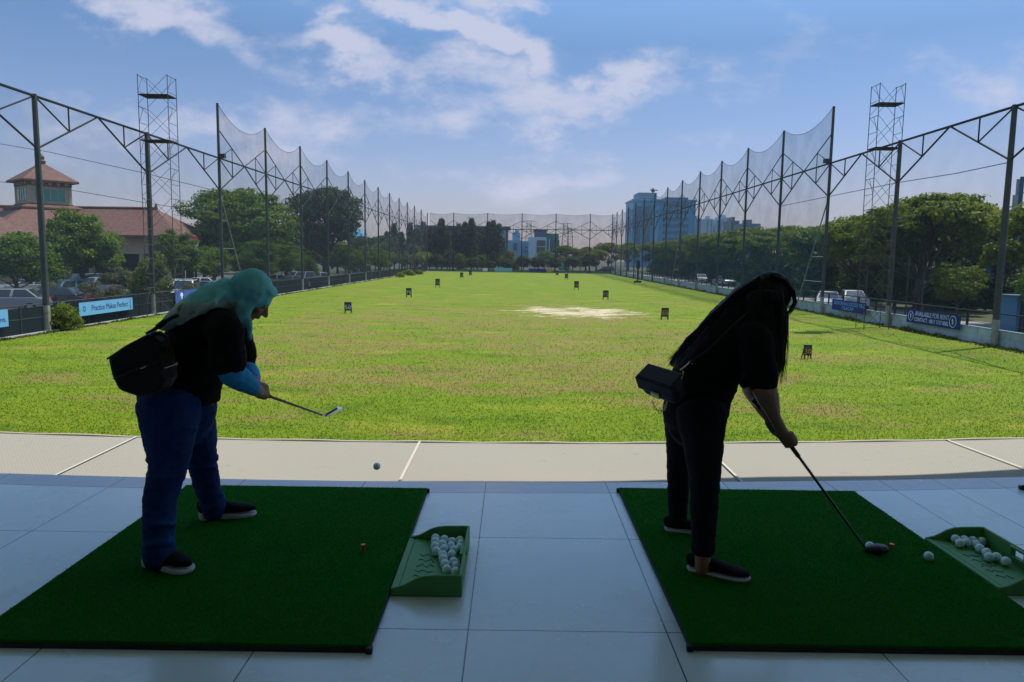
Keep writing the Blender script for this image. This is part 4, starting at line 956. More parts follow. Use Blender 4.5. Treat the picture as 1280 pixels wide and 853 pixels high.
carpx(0, 184, 353, 74, 20, 'white', 'white car far back under the clubhouse', CL)
CR = 'cars on the right road'
carpx(0, 1035, 378, 58, 68, 'white', 'white car nearest the buttressed right net pole', CR)
carpx(0, 1066, 376, 61, 76, 'white', 'white car behind the blue soccer banner', CR)
carpx(0, 905, 356, 110, 100, 'silver', 'silver car far down the road behind the teal net', CR)
carpx(0, 876, 354, 122, 80, 'white', 'white car farther down the road behind the teal net', CR)
carpx(1, 757, 339, 200, 10, 'red', 'red van beyond the far right corner', CR)

# ------------------------------------------------------------------ buildings
def hip(mb, x0, x1, y0, y1, z0, z1, inset, mi=0, th=.25, ridge_axis='x'):
    if ridge_axis == 'x': r0, r1 = (x0 + inset, (y0 + y1) / 2, z1), (x1 - inset, (y0 + y1) / 2, z1)
    else: r0, r1 = ((x0 + x1) / 2, y0 + inset, z1), ((x0 + x1) / 2, y1 - inset, z1)
    v = [(x0, y0, z0), (x1, y0, z0), (x1, y1, z0), (x0, y1, z0), r0, r1] + [(x0, y0, z0 - th), (x1, y0, z0 - th), (x1, y1, z0 - th), (x0, y1, z0 - th)]
    f = [(0, 1, 5, 4), (2, 3, 4, 5), (1, 2, 5), (3, 0, 4)] if ridge_axis == 'x' else [(0, 1, 4), (1, 2, 5, 4), (2, 3, 5), (3, 0, 4, 5)]
    mb.add(v, f + [(0, 6, 7, 1), (1, 7, 8, 2), (2, 8, 9, 3), (3, 9, 6, 0), (9, 8, 7, 6)], mi)
m_stone = mat('clubhouse_wall', (.40, .33, .22), .85, var=(1, .5, (.29, .24, .16))); m_band = mat('cornice_dark', (.10, .075, .06), .8); m_teal = mat('teal_glass', (.02, .20, .17), .15, 0, .6, var=(1.2, .8, (.04, .32, .26)))
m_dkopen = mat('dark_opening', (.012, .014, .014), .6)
cl = empty('clubhouse', (-46.5, 80, 0), 'red tiled clubhouse with a square lantern tower behind the car park trees', 'clubhouse')
# rotated turret: corner turned to the viewer
TC = Vector((-50.5, 80.5, 0)); TA = 50; rot = Matrix.Rotation(R(TA), 3, 'Z')
def tbox(mb, dx, dy, z0, z1, mi=0, off=(0, 0)): mb.box(TC + rot @ Vector((off[0], off[1], 0)) + Vector((0, 0, (z0 + z1) / 2)), (dx, dy, z1 - z0), rot.to_3x3(), mi)
mb = MB(); tbox(mb, 4.0, 4.0, 8.4, 11.0); mb.build('wall', m_stone, cl)
mb = MB(); tbox(mb, 4.2, 4.2, 10.55, 11.15); mb.build('cornice', m_band, cl)
mb = MB(); tbox(mb, 4.35, 4.35, 8.5, 8.72); mb.build('sill_band', m_band, cl)
for s, ax in ((1, 0), (-1, 1), (1, 2), (-1, 3)):
    a = ax * 90; rr = Matrix.Rotation(R(TA + a), 3, 'Z')
    mb = MB(); mb.box(TC + rr @ Vector((0, -2.01, 0)) + Vector((0, 0, 9.62)), (2.75, .06, 1.2), rr); w = mb.build('window', m_teal, cl)
    mb = MB()
    for k in (-1.0, 0, 1.0): mb.box(TC + rr @ Vector((k * .68, -2.06, 0)) + Vector((0, 0, 9.62)), (.09, .05, 1.2), rr)
    mb.build('mullion', m_stone, w)
    for k in range(5):
        mb = MB(); c = TC + rr @ Vector(((k - 2) * .78, -2.11, 0)) + Vector((0, 0, 10.83)); n = rr @ Vector((0, -1, 0)); mb.tube([c, c + n * .05], .2, 10); mb.build('rosette', m_stone, cl)
    mb = MB(); mb.box(TC + rr @ Vector((1.92, -1.92, 0)) + Vector((0, 0, 9.7)), (.3, .3, 2.0), rr); mb.build('corner_post', m_stone, cl)
def pyr(mb, half, z0, z1, th=.22, top=.0):
    c = [TC + rot @ Vector((sx * half, sy * half, z0)) for sx, sy in ((-1, -1), (1, -1), (1, 1), (-1, 1))]
    tp = [TC + rot @ Vector((sx * top, sy * top, z1)) for sx, sy in ((-1, -1), (1, -1), (1, 1), (-1, 1))]
    lo = [p - Vector((0, 0, th)) for p in c]
    mb.add(c + tp + lo, [(0, 1, 5, 4), (1, 2, 6, 5), (2, 3, 7, 6), (3, 0, 4, 7), (4, 5, 6, 7), (0, 8, 9, 1), (1, 9, 10, 2), (2, 10, 11, 3), (3, 11, 8, 0), (11, 10, 9, 8)])
mb = MB(); pyr(mb, 2.65, 11.15, 13.1, .2, .12); rf_ = mb.build('lantern_roof', m_rooftile, cl)
mb = MB(); mb.tube([TC + Vector((0, 0, 13.0)), TC + Vector((0, 0, 13.3)), TC + Vector((0, 0, 13.45)), TC + Vector((0, 0, 13.75)), TC + Vector((0, 0, 14.1))], [.35, .42, .25, .32, .04], 8); mb.build('finial', m_band, rf_)
mb = MB(); pyr(mb, 8.4, 4.7, 8.5, .3, 2.2); mb.build('main_roof', m_rooftile, cl)
mb = MB(); pyr(mb, 3.0, 8.3, 8.62, .2, 2.2); mb.build('upper_roof_skirt', m_rooftile, cl)
mb = MB(); hip(mb, -60, -34.2, 76, 86, 5.5, 8.45, 4.5, 0, .3); mb.build('wing_roof', m_rooftile, cl)
mb = MB(); mb.tube([(-56, 81, 8.5), (-38.6, 81, 8.5)], .16, 6); mb.tube([(-38.7, 81, 8.4), (-38.7, 81, 9.0)], [.25, .1], 6); mb.build('ridge_cap', m_rooftile, cl)
mb = MB(); mb.b2((-58, 77.2, 3.6), (-35.6, 85, 5.3)); mb.build('fascia_wall', m_stone, cl)
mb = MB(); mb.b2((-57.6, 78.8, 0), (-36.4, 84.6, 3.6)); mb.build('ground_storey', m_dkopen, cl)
for k in range(9):
    mb = MB(); x = -57.5 + k * 2.65; mb.b2((x, 77.4, 0), (x + .45, 77.85, 3.6)); mb.build('column', m_stone, cl)
# low side roof at the left edge
cb = empty('clubhouse_annex', (-58, 72, 0), 'low red tiled annex roof at the left edge beside the clubhouse', 'building')
mb = MB(); hip(mb, -66, -46.5, 66, 78, 4.7, 7.9, 5.5, 0, .3); mb.build('roof', m_rooftile, cb)
mb = MB(); mb.b2((-64, 68, 0), (-48.5, 76, 4.4)); mb.build('wall', m_stone, cb)
# flag
fp = D(240, 300, 72); fl = empty('flag', (fp.x - .75, 72, 0), 'red and white flag on a pole under the clubhouse eave', 'flag')
mb = MB(); mb.tube([(fp.x - .75, 72, 0), (fp.x - .75, 72, fp.z + .9)], .04, 6); mb.build('pole', m_white, fl)
m_flag, ntf, bf = nodes_of('flag_cloth', .8); tt = NT(ntf); tt.L.new(tt.mix(tt.rng(tt.noise(1.4, 2), .46, .54), (.6, .04, .06), (.7, .65, .66)), bf.inputs['Base Color'])
mb = MB()
for i in range(9):
    for j in range(6): mb.v.append((fp.x - .72 + i * .16, 72 + .12 * math.sin(i * .9 + j * .3), fp.z - .75 + j * .3 - i * .05))
for i in range(8):
    for j in range(5): a = i * 6 + j; mb.f.append((a, a + 6, a + 7, a + 1)); mb.mi.append(0)
mb.build('cloth', m_flag, fl, True)

# hotel block on the right
m_hotelwall = mat('hotel_wall', (.035, .27, .44), .5, var=(.05, .5, (.05, .34, .54))); m_hglass = mat('hotel_glass', (.015, .10, .20), .12, 0, .7); m_hband = mat('hotel_band', (.10, .40, .58), .5)
def block(name, label, x0, x1, y0, depth, h, wall):
    o = empty(name, ((x0 + x1) / 2, y0, 0), label, 'building'); mb = MB(); mb.b2((x0, y0, 0), (x1, y0 + depth, h)); mb.build('wall', wall, o); return o
Y = 350.; x0, x1 = D(790, 300, Y).x, D(868, 300, Y).x; zt = D(830, 252, Y).z
hb = block('hotel_block', 'tall blue hotel block with window ribbons behind the right net', x0, x1, Y, 22, zt, m_hotelwall)
xm = D(828, 300, Y).x; xe = D(859, 300, Y).x
for k in range(9):
    z = 3 + k * 3.15
    mb = MB(); mb.b2((xm, Y - .25, z), (xe, Y - .02, z + 1.55)); mb.build('window', m_hglass, hb)
for (px0, px1, mm) in ((803, 812, m_hglass), (794.5, 800, m_hglass), (816, 822, m_hband)):
    mb = MB(); mb.b2((D(px0, 300, Y).x, Y - .3, 2), (D(px1, 300, Y).x, Y - .02, zt - 2.4)); mb.build('window' if mm is m_hglass else 'pilaster', mm, hb)
mb = MB(); mb.b2((x0 - .4, Y - .6, zt), (x1 + .4, Y + 22, zt + .9)); mb.build('parapet', m_hotelwall, hb)
mb = MB(); mb.b2((D(797, 300, Y).x, Y + 2, zt + .9), (D(820, 300, Y).x, Y + 16, zt + 4.1)); mb.build('roof_room', mat('hotel_grey', (.12, .20, .27), .6), hb)
mb = MB(); mb.b2((D(830, 300, Y).x, Y + 1, zt + .9), (D(859, 300, Y).x, Y + 14, zt + 2.0)); mb.build('roof_slab', m_hglass, hb)
mb = MB(); p = D(818, 245, Y); mb.tube([(p.x, Y + 4, zt + 4), (p.x, Y + 4, zt + 6.4)], .35, 6); mb.tube([(p.x - 1.4, Y + 4, zt + 5.6), (p.x + 2.2, Y + 4, zt + 5.4)], .25, 5); mb.box((p.x, Y + 4, zt + 5.2), (1.6, 1.2, 1.0)); mb.build('roof_crane', m_steel, hb)
def apartments(px0, px1, py, Y, label, col, glass, step=0):
    a, b = D(px0, py, Y), D(px1, py, Y)
    o = empty('apartment_tower', ((a.x + b.x) / 2, Y, 0), label, 'building')
    mb = MB(); mb.b2((a.x, Y, 0), (b.x, Y + 16, a.z)); mb.build('wall', col, o)
    w = b.x - a.x; n = max(2, int(w / 3.2))
    for k in range(n):
        mb = MB(); xx = a.x + (k + .28) * w / n; mb.b2((xx, Y - .25, 3), (xx + w / n * .45, Y - .02, a.z - 1.2)); mb.build('window_strip', glass, o)
    mb = MB(); mb.b2((a.x + w * .3, Y + 3, a.z), (a.x + w * .62, Y + 10, a.z + 2.2)); mb.build('roof_room', col, o)
m_ap = mat('apartment_wall', (.26, .44, .56), .7); m_apg = mat('apartment_glass', (.10, .20, .28), .3)
apartments(868.5, 877.5, 273.5, 560, 'slim pale apartment tower right of the blue hotel block', m_ap, m_apg)
apartments(882.5, 892, 273.5, 600, 'pale apartment tower, left one of the three behind the trees', m_ap, m_apg)
apartments(895, 904, 274.5, 600, 'pale apartment tower in the middle of three behind the trees', m_ap, m_apg)
apartments(900.5, 913.5, 272, 620, 'pale apartment tower, right one of the three behind the trees', m_ap, m_apg)
m_dk = mat('darkblue_wall', (.04, .10, .15), .5)
apartments(914, 924.5, 276, 420, 'dark narrow block with a mast above the trees', m_dk, m_hglass)
apartments(928, 951, 279.5, 400, 'dark teal block standing alone above the right trees', mat('teal_block', (.03, .14, .18), .5), m_hglass)
# teal office, white-blue blocks and the long flat roof at the far end
m_ofw = mat('office_white', (.52, .66, .74), .6); m_ofb = mat('office_blue', (.17, .42, .58), .5); m_oft = mat('office_teal', (.01, .17, .16), .4); m_ofg = mat('office_glass', (.012, .085, .085), .12, 0, .6)
Y = 300.
X_ = lambda px, Y=300.: D(px, 330, Y).x
Zp = lambda py, Y=300., px=670: D(px, py, Y).z
of = empty('teal_office', (X_(680), Y, 0), 'white and teal office block with big dark windows beyond the far net', 'building')
mb = MB(); mb.b2((X_(660.5), Y, 0), (X_(685), Y + 18, Zp(296.5))); mb.build('white_wall', m_ofw, of)
mb = MB(); mb.b2((X_(683), Y - .5, 0), (X_(697.5), Y + 15, Zp(292))); mb.build('teal_wall', m_oft, of)
mb = MB(); mb.b2((X_(668), Y + 2, Zp(296.5)), (X_(683), Y + 14, Zp(288))); mb.build('roof_room', m_dk, of)
mb = MB(); mb.b2((X_(666.5), Y + 1.5, Zp(288)), (X_(684), Y + 14.5, Zp(287.2))); mb.build('roof_slab', m_steel, of)
for (a, b) in ((300.5, 307.5), (309, 316.5)):
    mb = MB(); mb.b2((X_(670.5), Y - .3, Zp(b)), (X_(681), Y - .02, Zp(a))); mb.build('window', m_ofg, of)
mb = MB(); mb.b2((X_(686.5), Y - 1.0, Zp(317)), (X_(698.5), Y - .52, Zp(300))); w = mb.build('window', m_ofg, of)
mb = MB(); mb.b2((X_(685.5), Y - 1.15, Zp(317.5)), (X_(686.5), Y - .9, Zp(299.5))); mb.b2((X_(685.5), Y - 1.15, Zp(317.5)), (X_(694), Y - .9, Zp(316.6))); mb.build('frame', m_ofw, w)
ob = empty('blue_office', (X_(642), 310, 0), 'pale blue stepped office block left of the teal office', 'building')
mb = MB(); mb.b2((X_(634, 310), 310, 0), (X_(651, 310), 325, Zp(301, 310))); mb.build('wall', m_ofb, ob)
mb = MB(); mb.b2((X_(640, 310), 312, Zp(301, 310)), (X_(650, 310), 324, Zp(291, 310))); mb.build('upper_block', m_ofb, ob)
mb = MB(); mb.b2((X_(643, 310), 313, Zp(291, 310)), (X_(648, 310), 322, Zp(286.5, 310))); mb.build('roof_room', m_ap, ob)
mb = MB(); mb.b2((X_(641.5, 310), 309.7, Zp(313.5, 310)), (X_(646, 310), 309.98, Zp(304.5, 310))); mb.build('window', m_hglass, ob)
mb = MB(); mb.b2((X_(651, 310), 311, 0), (X_(662, 310), 325, Zp(301.8, 310))); mb.build('side_wing', m_ofb, ob)
for k in (656, 657.5): 
    for z in (308.5, 313.5): mb = MB(); mb.b2((X_(k, 310), 310.7, Zp(z + 2, 310)), (X_(k + 1, 310), 310.98, Zp(z, 310))); mb.build('window', m_hglass, ob)
ow = empty('white_office', (X_(628, 290), 290, 0), 'narrow white office tower right of the conifers', 'building')
mb = MB(); mb.b2((X_(622, 290), 290, 0), (X_(631.5, 290), 304, Zp(286.5, 290))); mb.build('wall', m_ap, ow)
mb = MB(); mb.b2((X_(631.6, 290), 291, 0), (X_(634.6, 290), 304, Zp(287, 290))); mb.build('dark_bay', m_dk, ow)
mb = MB()
for z in range(5): mb.b2((X_(623.5, 290), 289.8, 2.5 + z * 2.6), (X_(630, 290), 289.98, 3.6 + z * 2.6))
mb.build('window', m_apg, ow)
lr = empty('glass_hall', (X_(575, 262), 262, 0), 'long low hall with a thin flat roof behind the conifers', 'building')
mb = MB(); mb.b2((X_(519, 262), 258, Zp(286, 262)), (X_(637.5, 262), 285, Zp(284.4, 262))); mb.build('roof', m_dk, lr)
mb = MB(); mb.b2((X_(526, 262), 262, 0), (X_(620, 262), 282, Zp(286, 262) - .05)); mb.build('wall', facade('hall_facade', (.03, .09, .10), (.015, .05, .06), 2.8, 3.0, .6), lr)
mb = MB(); mb.b2((X_(600, 262), 261, Zp(290, 262)), (X_(622, 262), 282.5, Zp(286, 262) - .03)); mb.build('beam', m_dk, lr)
# blue buildings left behind the net and distant skyline between the palms
apartments(434, 441, 288, 330, 'small blue block seen between the left net poles', m_hotelwall, m_hglass)
apartments(443, 453, 292, 360, 'low blue block seen beside the dark tree through the net', m_ofb, m_hglass)
# pylons
def pylon(px, py, Y, label):
    p = D(px, py, Y); h = p.z; t = empty('pylon', (p.x, Y, 0), label, 'pylon'); mb = MB(); w0, w1 = h * .11, h * .045
    for sx in (-1, 1):
        for sy in (-1, 1): mb.tube([(p.x + sx * w0, Y + sy * w0, 0), (p.x + sx * w1, Y + sy * w1, h)], .11, 4)
    nb = 8
    for k in range(nb):
        f0, f1 = k / nb, (k + 1) / nb; a, b = w0 + (w1 - w0) * f0, w0 + (w1 - w0) * f1
        for sy in (-1, 1): mb.tube([(p.x - a, Y + sy * a, h * f0), (p.x + b, Y + sy * b, h * f1)], .06, 3); mb.tube([(p.x + a, Y + sy * a, h * f0), (p.x - b, Y + sy * b, h * f1)], .06, 3)
    mb.build('lattice', m_steel, t)
    for f in (.98, .86, .74): mb = MB(); mb.tube([(p.x - h * .16, Y, h * f), (p.x, Y, h * f + .5), (p.x + h * .16, Y, h * f)], .12, 4); mb.build('cross_arm', m_steel, t)
pylon(661.5, 276, 450, 'power pylon behind the teal office'); pylon(707, 279, 470, 'tall power pylon right of the teal office'); pylon(713, 285, 520, 'smaller power pylon rightmost behind the far net')
# right edge: phone mast, blue building, kiosk
mp_ = D(1271, 300, 62); t = empty('phone_mast', (mp_.x, 62, 0), 'slim phone mast with panel antennas at the right picture edge', 'mast')
zt = D(1271, 221, 62).z
mb = MB(); mb.tube([(mp_.x, 62, 0), (mp_.x, 62, zt)], .16, 8); mb.build('pole', m_dk, t)
m_ant = mat('antenna_grey', (.30, .33, .36), .5)
for (dx, dy, dz, hh) in ((.55, -.2, -1.3, 2.3), (-.5, -.1, -2.2, 1.4), (.1, .5, -1.3, 2.3)):
    mb = MB(); mb.box((mp_.x + dx, 62 + dy, zt + dz), (.32, .2, hh)); a = mb.build('antenna', m_ant, t)
    mb = MB(); mb.tube([(mp_.x, 62, zt + dz), (mp_.x + dx, 62 + dy, zt + dz)], .04, 5); mb.build('arm', m_steel, a)
for k in range(9): mb = MB(); z = zt - 3.2 - k * .55; mb.tube([(mp_.x - .35, 62, z), (mp_.x + .35, 62, z)], .05, 4); mb.build('step', m_steel, t)
p = D(1262, 298, 75); t = empty('blue_shed', (p.x + 4, 75, 0), 'teal blue building glimpsed behind the trees at the right picture edge', 'building')
mb = MB(); mb.b2((p.x - 1.5, 75, 0), (p.x + 12, 85, p.z - .7)); mb.build('wall', mat('shed_blue', (.03, .16, .24), .5), t)
mb = MB(); mb.b2((p.x - 1.8, 74.6, p.z - .7), (p.x + 12.2, 85.2, p.z + .2)); mb.build('roof_band', mat('shed_teal', (.04, .28, .32), .5), t)
kx = D(1258, 380, 41).x + 1.15; t = empty('kiosk', (kx, 41, 0), 'bright blue roadside kiosk with a white counter at the right picture edge', 'kiosk')
mb = MB(); mb.b2((kx - .55, 41, 0), (kx + 1.0, 42.6, 2.0)); mb.build('cabin', mat('kiosk_blue', (.02, .15, .27), .5), t)
mb = MB(); mb.b2((kx - .7, 40.7, 2.01), (kx + 1.2, 42.8, 2.09)); mb.build('roof', m_dk, t)
mb = MB(); mb.b2((kx + .1, 40.97, 1.2), (kx + .8, 41.0, 1.9)); mb.build('window', m_dkopen, t)
mb = MB(); mb.b2((kx + .0, 40.6, 1.0), (kx + .9, 40.95, 1.08)); mb.build('counter', m_white, t)
mb = MB(); mb.b2((kx - .35, 40.92, .1), (kx - .05, 40.99, 1.85)); mb.build('door', m_dkopen, t)
# sign post cyan, orange board at far end
p = D(703, 341, 191); t = empty('totem_sign', (p.x, 191, 0), 'cyan upright sign pillar behind the far wall', 'sign'); mb = MB(); mb.b2((p.x - .25, 191, 0), (p.x + .25, 191.2, 2.6)); mb.build('panel', mat('cyan_sign', (.03, .34, .42), .5), t); mb = MB(); mb.b2((p.x - .4, 190.9, 0), (p.x + .4, 191.3, .3)); mb.build('foot', m_concrete, t)
p = G(686.5, 341.6); t = empty('board_sign', (p.x, 185.5, 0), 'small orange board beside the navy banner at the far wall', 'sign'); mb = MB(); mb.b2((p.x - .55, 185.5, .15), (p.x + .55, 185.56, 1.15)); mb.build('panel', m_amber, t)
for s in (-1, 1): mb = MB(); mb.tube([(p.x + s * .5, 185.53, 0), (p.x + s * .5, 185.53, 1.2)], .04, 5); mb.build('leg', m_steel, t)
# overhead cables
def cable(pts, label, r=.022):
    P = [D(*p) for p in pts]; out = []
    for a, b in zip(P[:-1], P[1:]):
        for i in range(6): out.append(a.lerp(b, i / 6))
    out.append(P[-1]); mb = MB(); mb.tube(out, r, 4); tag(mb.build('overhead_cable', m_black), label, 'cable', 'overhead cables')
cable([(-60, 170, 62), (60, 190, 62), (178, 216, 62), (275, 240, 62)], 'thin upper cable crossing the sky above the clubhouse')
cable([(-60, 222, 62), (60, 233, 62), (178, 253, 62), (275, 268, 64)], 'thin lower cable crossing the sky beside the lantern tower')
cable([(1262, 203, 36), (1195, 217, 40), (1125, 228, 46), (1040, 245, 56), (975, 258, 66)], 'thin cable sagging from the right edge pole behind the scaffold tower')

# lamp posts/thin fence poles on the right road
for i, (px, py, Y) in enumerate([(1134, 360, 47), (1154, 358, 50)]):
    d = ray(px, py); x = d[0] / d[1] * Y; t = empty('steel_post', (x, Y, 0), ['thin green steel post behind the Available banner', 'thin grey steel post right of the green one behind the banner'][i], 'post')
    mb = MB(); mb.tube([(x, Y, 0), (x, Y, 4.2 - i * .6)], .05, 6); mb.build('shaft', m_pole, t); mb = MB(); mb.box((x, Y, .1), (.3, .3, .2)); mb.build('foot', m_concrete, t)

# ------------------------------------------------------------------ tee mats
MT = FLZ + .03
def tee_mat(x0, x1, y0, y1, label, sk=0.0):
    t = empty('tee_mat', ((x0 + x1) / 2, (y0 + y1) / 2, FLZ), label, 'tee mat', 'tee mats')
    mb = MB(); mb.b2((x0, y0, FLZ + .001), (x1, y1, FLZ + .018)); mb.build('rubber_base', m_rubber, t)
    mb = MB(); mb.b2((x0 + .004, y0 + .004, FLZ + .0185), (x1 - .004, y1 - .004, MT)); mb.build('turf', m_turf, t)
    for (cx, cy) in ((x0, y0), (x1, y0), (x1, y1), (x0, y1)):
        mb = MB(); mb.box((cx, cy, FLZ + .013), (.022, .022, .022)); mb.build('corner_grip', m_rubber, t)
    rg = np.random.default_rng(int(abs(x0 * 100))); n = 90000
    P = np.stack([rg.uniform(x0 + .005, x1 - .005, n), rg.uniform(y0 + .005, y1 - .005, n), np.full(n, MT - .001)], 1)
    a = rg.uniform(0, 6.283, n); T = np.stack([np.cos(a), np.sin(a), np.zeros(n)], 1) * .0016; le = rg.normal(size=(n, 3)) * .5; le[:, 2] = 1
    V = np.empty((n, 3, 3)); V[:, 0] = P - T; V[:, 1] = P + T; V[:, 2] = P + le * rg.uniform(.004, .009, (n, 1)); V -= np.array(t.location)
    me = bpy.data.meshes.new('turf_fibres'); me.vertices.add(n * 3); me.vertices.foreach_set('co', V.reshape(-1).astype(np.float32)); me.loops.add(n * 3); me.loops.foreach_set('vertex_index', np.arange(n * 3, dtype=np.int32))
    me.polygons.add(n); me.polygons.foreach_set('loop_start', np.arange(0, n * 3, 3, dtype=np.int32)); me.polygons.foreach_set('loop_total', np.full(n, 3, dtype=np.int32)); me.update(calc_edges=True)
    tag(link('turf_fibres', me, lf_fibre, t), kind='stuff')
    return t
tee_mat(-1.92, -.49, 2.475, 4.27, 'dark green turf mat under the woman in the head scarf')
tee_mat(.655, 2.075, 2.52, 4.33, 'dark green turf mat under the long haired woman')
tee_mat(3.20, 4.62, 2.70, 4.50, 'turf mat of which only a black corner shows at the right picture edge')

# ball trays
m_tray = mat('tray_green', (.075, .24, .065), .55, 0, .3, var=(5, .35, (.09, .28, .08))); m_groove = mat('tray_groove', (.015, .045, .02), .6)
TW, TL, TH, TT = .295, .575, .092, .013
def tray(x, y, label, rz=0):
    t = empty('ball_tray', (x, y, FLZ), label, 'ball tray', 'ball trays')
    def prof(off):     # end wall outline: low front lip at x=0 rising in a curve to the tall back wall
        return [(0, 0), (TW, 0), (TW, TH), (TW - .03, TH + .002), (.18, TH), (.14, TH * .96), (.105, TH * .84), (.07, TH * .62), (.045, TH * .48), (.02, TH * .42), (0, TH * .36)]
    mb = MB()
    for (a, b) in ((0, TT), (TL - TT, TL)): mb.prism([(x + p[0], FLZ + .001 + p[1]) for p in prof(0)], 'y', y + a, y + b)
    mb.prism([(x + TW - TT, FLZ + .001), (x + TW, FLZ + .001), (x + TW, FLZ + .001 + TH), (x + TW - TT, FLZ + .001 + TH)], 'y', y + TT, y + TL * .44)
    mb.prism([(x + TW - TT, FLZ + .001), (x + TW, FLZ + .001), (x + TW, FLZ + .001 + TH), (x + TW - TT, FLZ + .001 + TH)], 'y', y + TL * .58, y + TL - TT)
    mb.prism([(x + TW - TT, FLZ + .001), (x + TW, FLZ + .001), (x + TW, FLZ + .045), (x + TW - TT, FLZ + .045)], 'y', y + TL * .44, y + TL * .58)
    mb.prism([(x + TW - TT, FLZ + TH - .018), (x + TW, FLZ + TH - .018), (x + TW, FLZ + .001 + TH), (x + TW - TT, FLZ + .001 + TH)], 'y', y + TL * .44, y + TL * .58)
    mb.prism([(x, FLZ + .001), (x + .03, FLZ + .001), (x + .03, FLZ + .03), (x + .012, FLZ + TH * .36), (x, FLZ + TH * .36)], 'y', y + TT, y + TL - TT)
    mb.prism([(x + .03, FLZ + .001), (x + TW - TT, FLZ + .001), (x + TW - TT, FLZ + .010), (x + .03, FLZ + .030)], 'y', y + TT, y + TL - TT)
    mb.build('shell', m_tray, t, False, .005)
    # slot frame and shallow moulded script on the floor
    mb = MB(); c = y + TL * .51; hw = TL * .075
    X0, X1 = x + TW - TT - .012, x + TW - TT
    for yy in (c - hw - .012, c + hw): mb.b2((X0, yy, FLZ + .045), (X1, yy + .012, FLZ + TH - .004))
    for zz in (FLZ + .036, FLZ + TH - .012): mb.b2((X0 - .001, c - hw - .0122, zz), (X1 - .0005, c + hw + .0122, zz + .010))
    mb.build('slot_frame', m_tray, t)
    def fz(xx): return FLZ + .030 - (xx - x - .03) / (TW - TT - .03) * .020 + .0012
    for k in range(5):
        yy = y + TL * (.24 + k * .10); pts = []
        for i in range(10):
            xx = x + .075 + i * .0085; pts.append((xx, yy + .012 * math.sin(i * 1.3 + k * 2) + (.012 if i in (3, 7) else 0), fz(xx)))
        mb = MB(); mb.tube(pts, .0016, 4); mb.build('moulded_stroke', m_groove, t)
    return t, fz
trL, fzL = tray(-.488, 2.915, 'green plastic ball tray on the tiles between the two mats')
trR, fzR = tray(2.082, 3.0, 'green plastic ball tray at the right edge beside the long haired woman mat')
m_ball = mat('ball_white', (.60, .80, .86), .35, 0, .5, bump=(420, .25, .001)); ballme = None
def ball(p, label, group=None):
    global ballme
    if ballme is None:
        mb = MB(); mb.ell((0, 0, 0), (.0214, .0214, .0214), None, 20, 12); ballme = mb.mesh('golf_ball', smooth=True); ballme.materials.append(m_ball)
    o = bpy.data.objects.new('golf_ball', ballme); COL.objects.link(o); o.location = p; return tag(o, label, 'golf ball', group)
def relax(pts, fz, x0, x1, y0, y1):
    pts = [list(p) for p in pts]
    for _ in range(60):
        for i in range(len(pts)):
            for j in range(i):
                dx, dy = pts[i][0] - pts[j][0], pts[i][1] - pts[j][1]; d = math.hypot(dx, dy)
                if 1e-6 < d < .0432: k = (.0432 - d) / d * .5; pts[i][0] += dx * k; pts[i][1] += dy * k; pts[j][0] -= dx * k; pts[j][1] -= dy * k
        for p in pts: p[0] = min(max(p[0], x0), x1); p[1] = min(max(p[1], y0), y1)
    return [(p[0], p[1], fz(p[0]) + .0214) for p in pts]
BL = [(600, 308), (657, 318), (712, 327), (771, 303), (593, 338), (645, 352), (705, 360), (768, 333), (590, 370), (654, 384), (724, 387), (762, 362), (600, 405), (645, 428), (710, 420), (650, 455), (660, 490), (722, 470), (742, 497), (677, 527), (736, 538)]
BR = [(790, 268), (838, 290), (815, 310), (882, 318), (795, 350), (840, 335), (902, 350), (937, 380), (985, 410), (1003, 445), (1055, 440), (1122, 470)]
for p in relax([G(440 + a / 5.685, 620 + b / 5.685, FLZ + .036)[:2] for a, b in BL], fzL, -.45, -.488 + TW - TT - .024, 2.955, 3.445): ball(p, 'white golf ball in the cluster lying in the tray between the two mats', 'balls in the tray between the mats')
for p in relax([G(1060 + a / 5.686, 620 + b / 5.686, FLZ + .036)[:2] for a, b in BR], fzR, 2.13, 2.082 + TW - TT - .024, 3.04, 3.53): ball(p, 'white golf ball in the cluster lying in the tray at the right edge', 'balls in the right edge tray')
p = G(1161, 695.5, MT + .0214); ball(p, 'white golf ball lying alone on the right mat near the edge tray')
p = G(1087.5, 683, MT + .0214); ball(p, 'white golf ball touching the club head on the right mat')
p = D(471, 583, 4.2); ball(p, 'golf ball in flight over the beige netting strip')
# rubber tees
def tee(px, py, h, c, label):
    p = G(px, py, MT); o = empty('rubber_tee', p, label, 'tee'); mm = mat('tee_' + str(px), c, .5)
    mb = MB(); mb.tube([p, p + Vector((0, 0, h))], [.008, .0085], 12); mb.build('stem', mm, o)
    mb = MB(); mb.tube([p + Vector((0, 0, h)), p + Vector((0, 0, h + .006))], [.0085, .0115], 12); mb.build('cup', mat('teecup_' + str(px), tuple(min(1, q * 1.7) for q in c), .5), o)
tee(454, 690.5, .032, (.42, .07, .02), 'orange red rubber tee standing on the left mat')
tee(1114.5, 686, .018, (.55, .12, .02), 'short orange rubber tee beside the club head on the right mat')

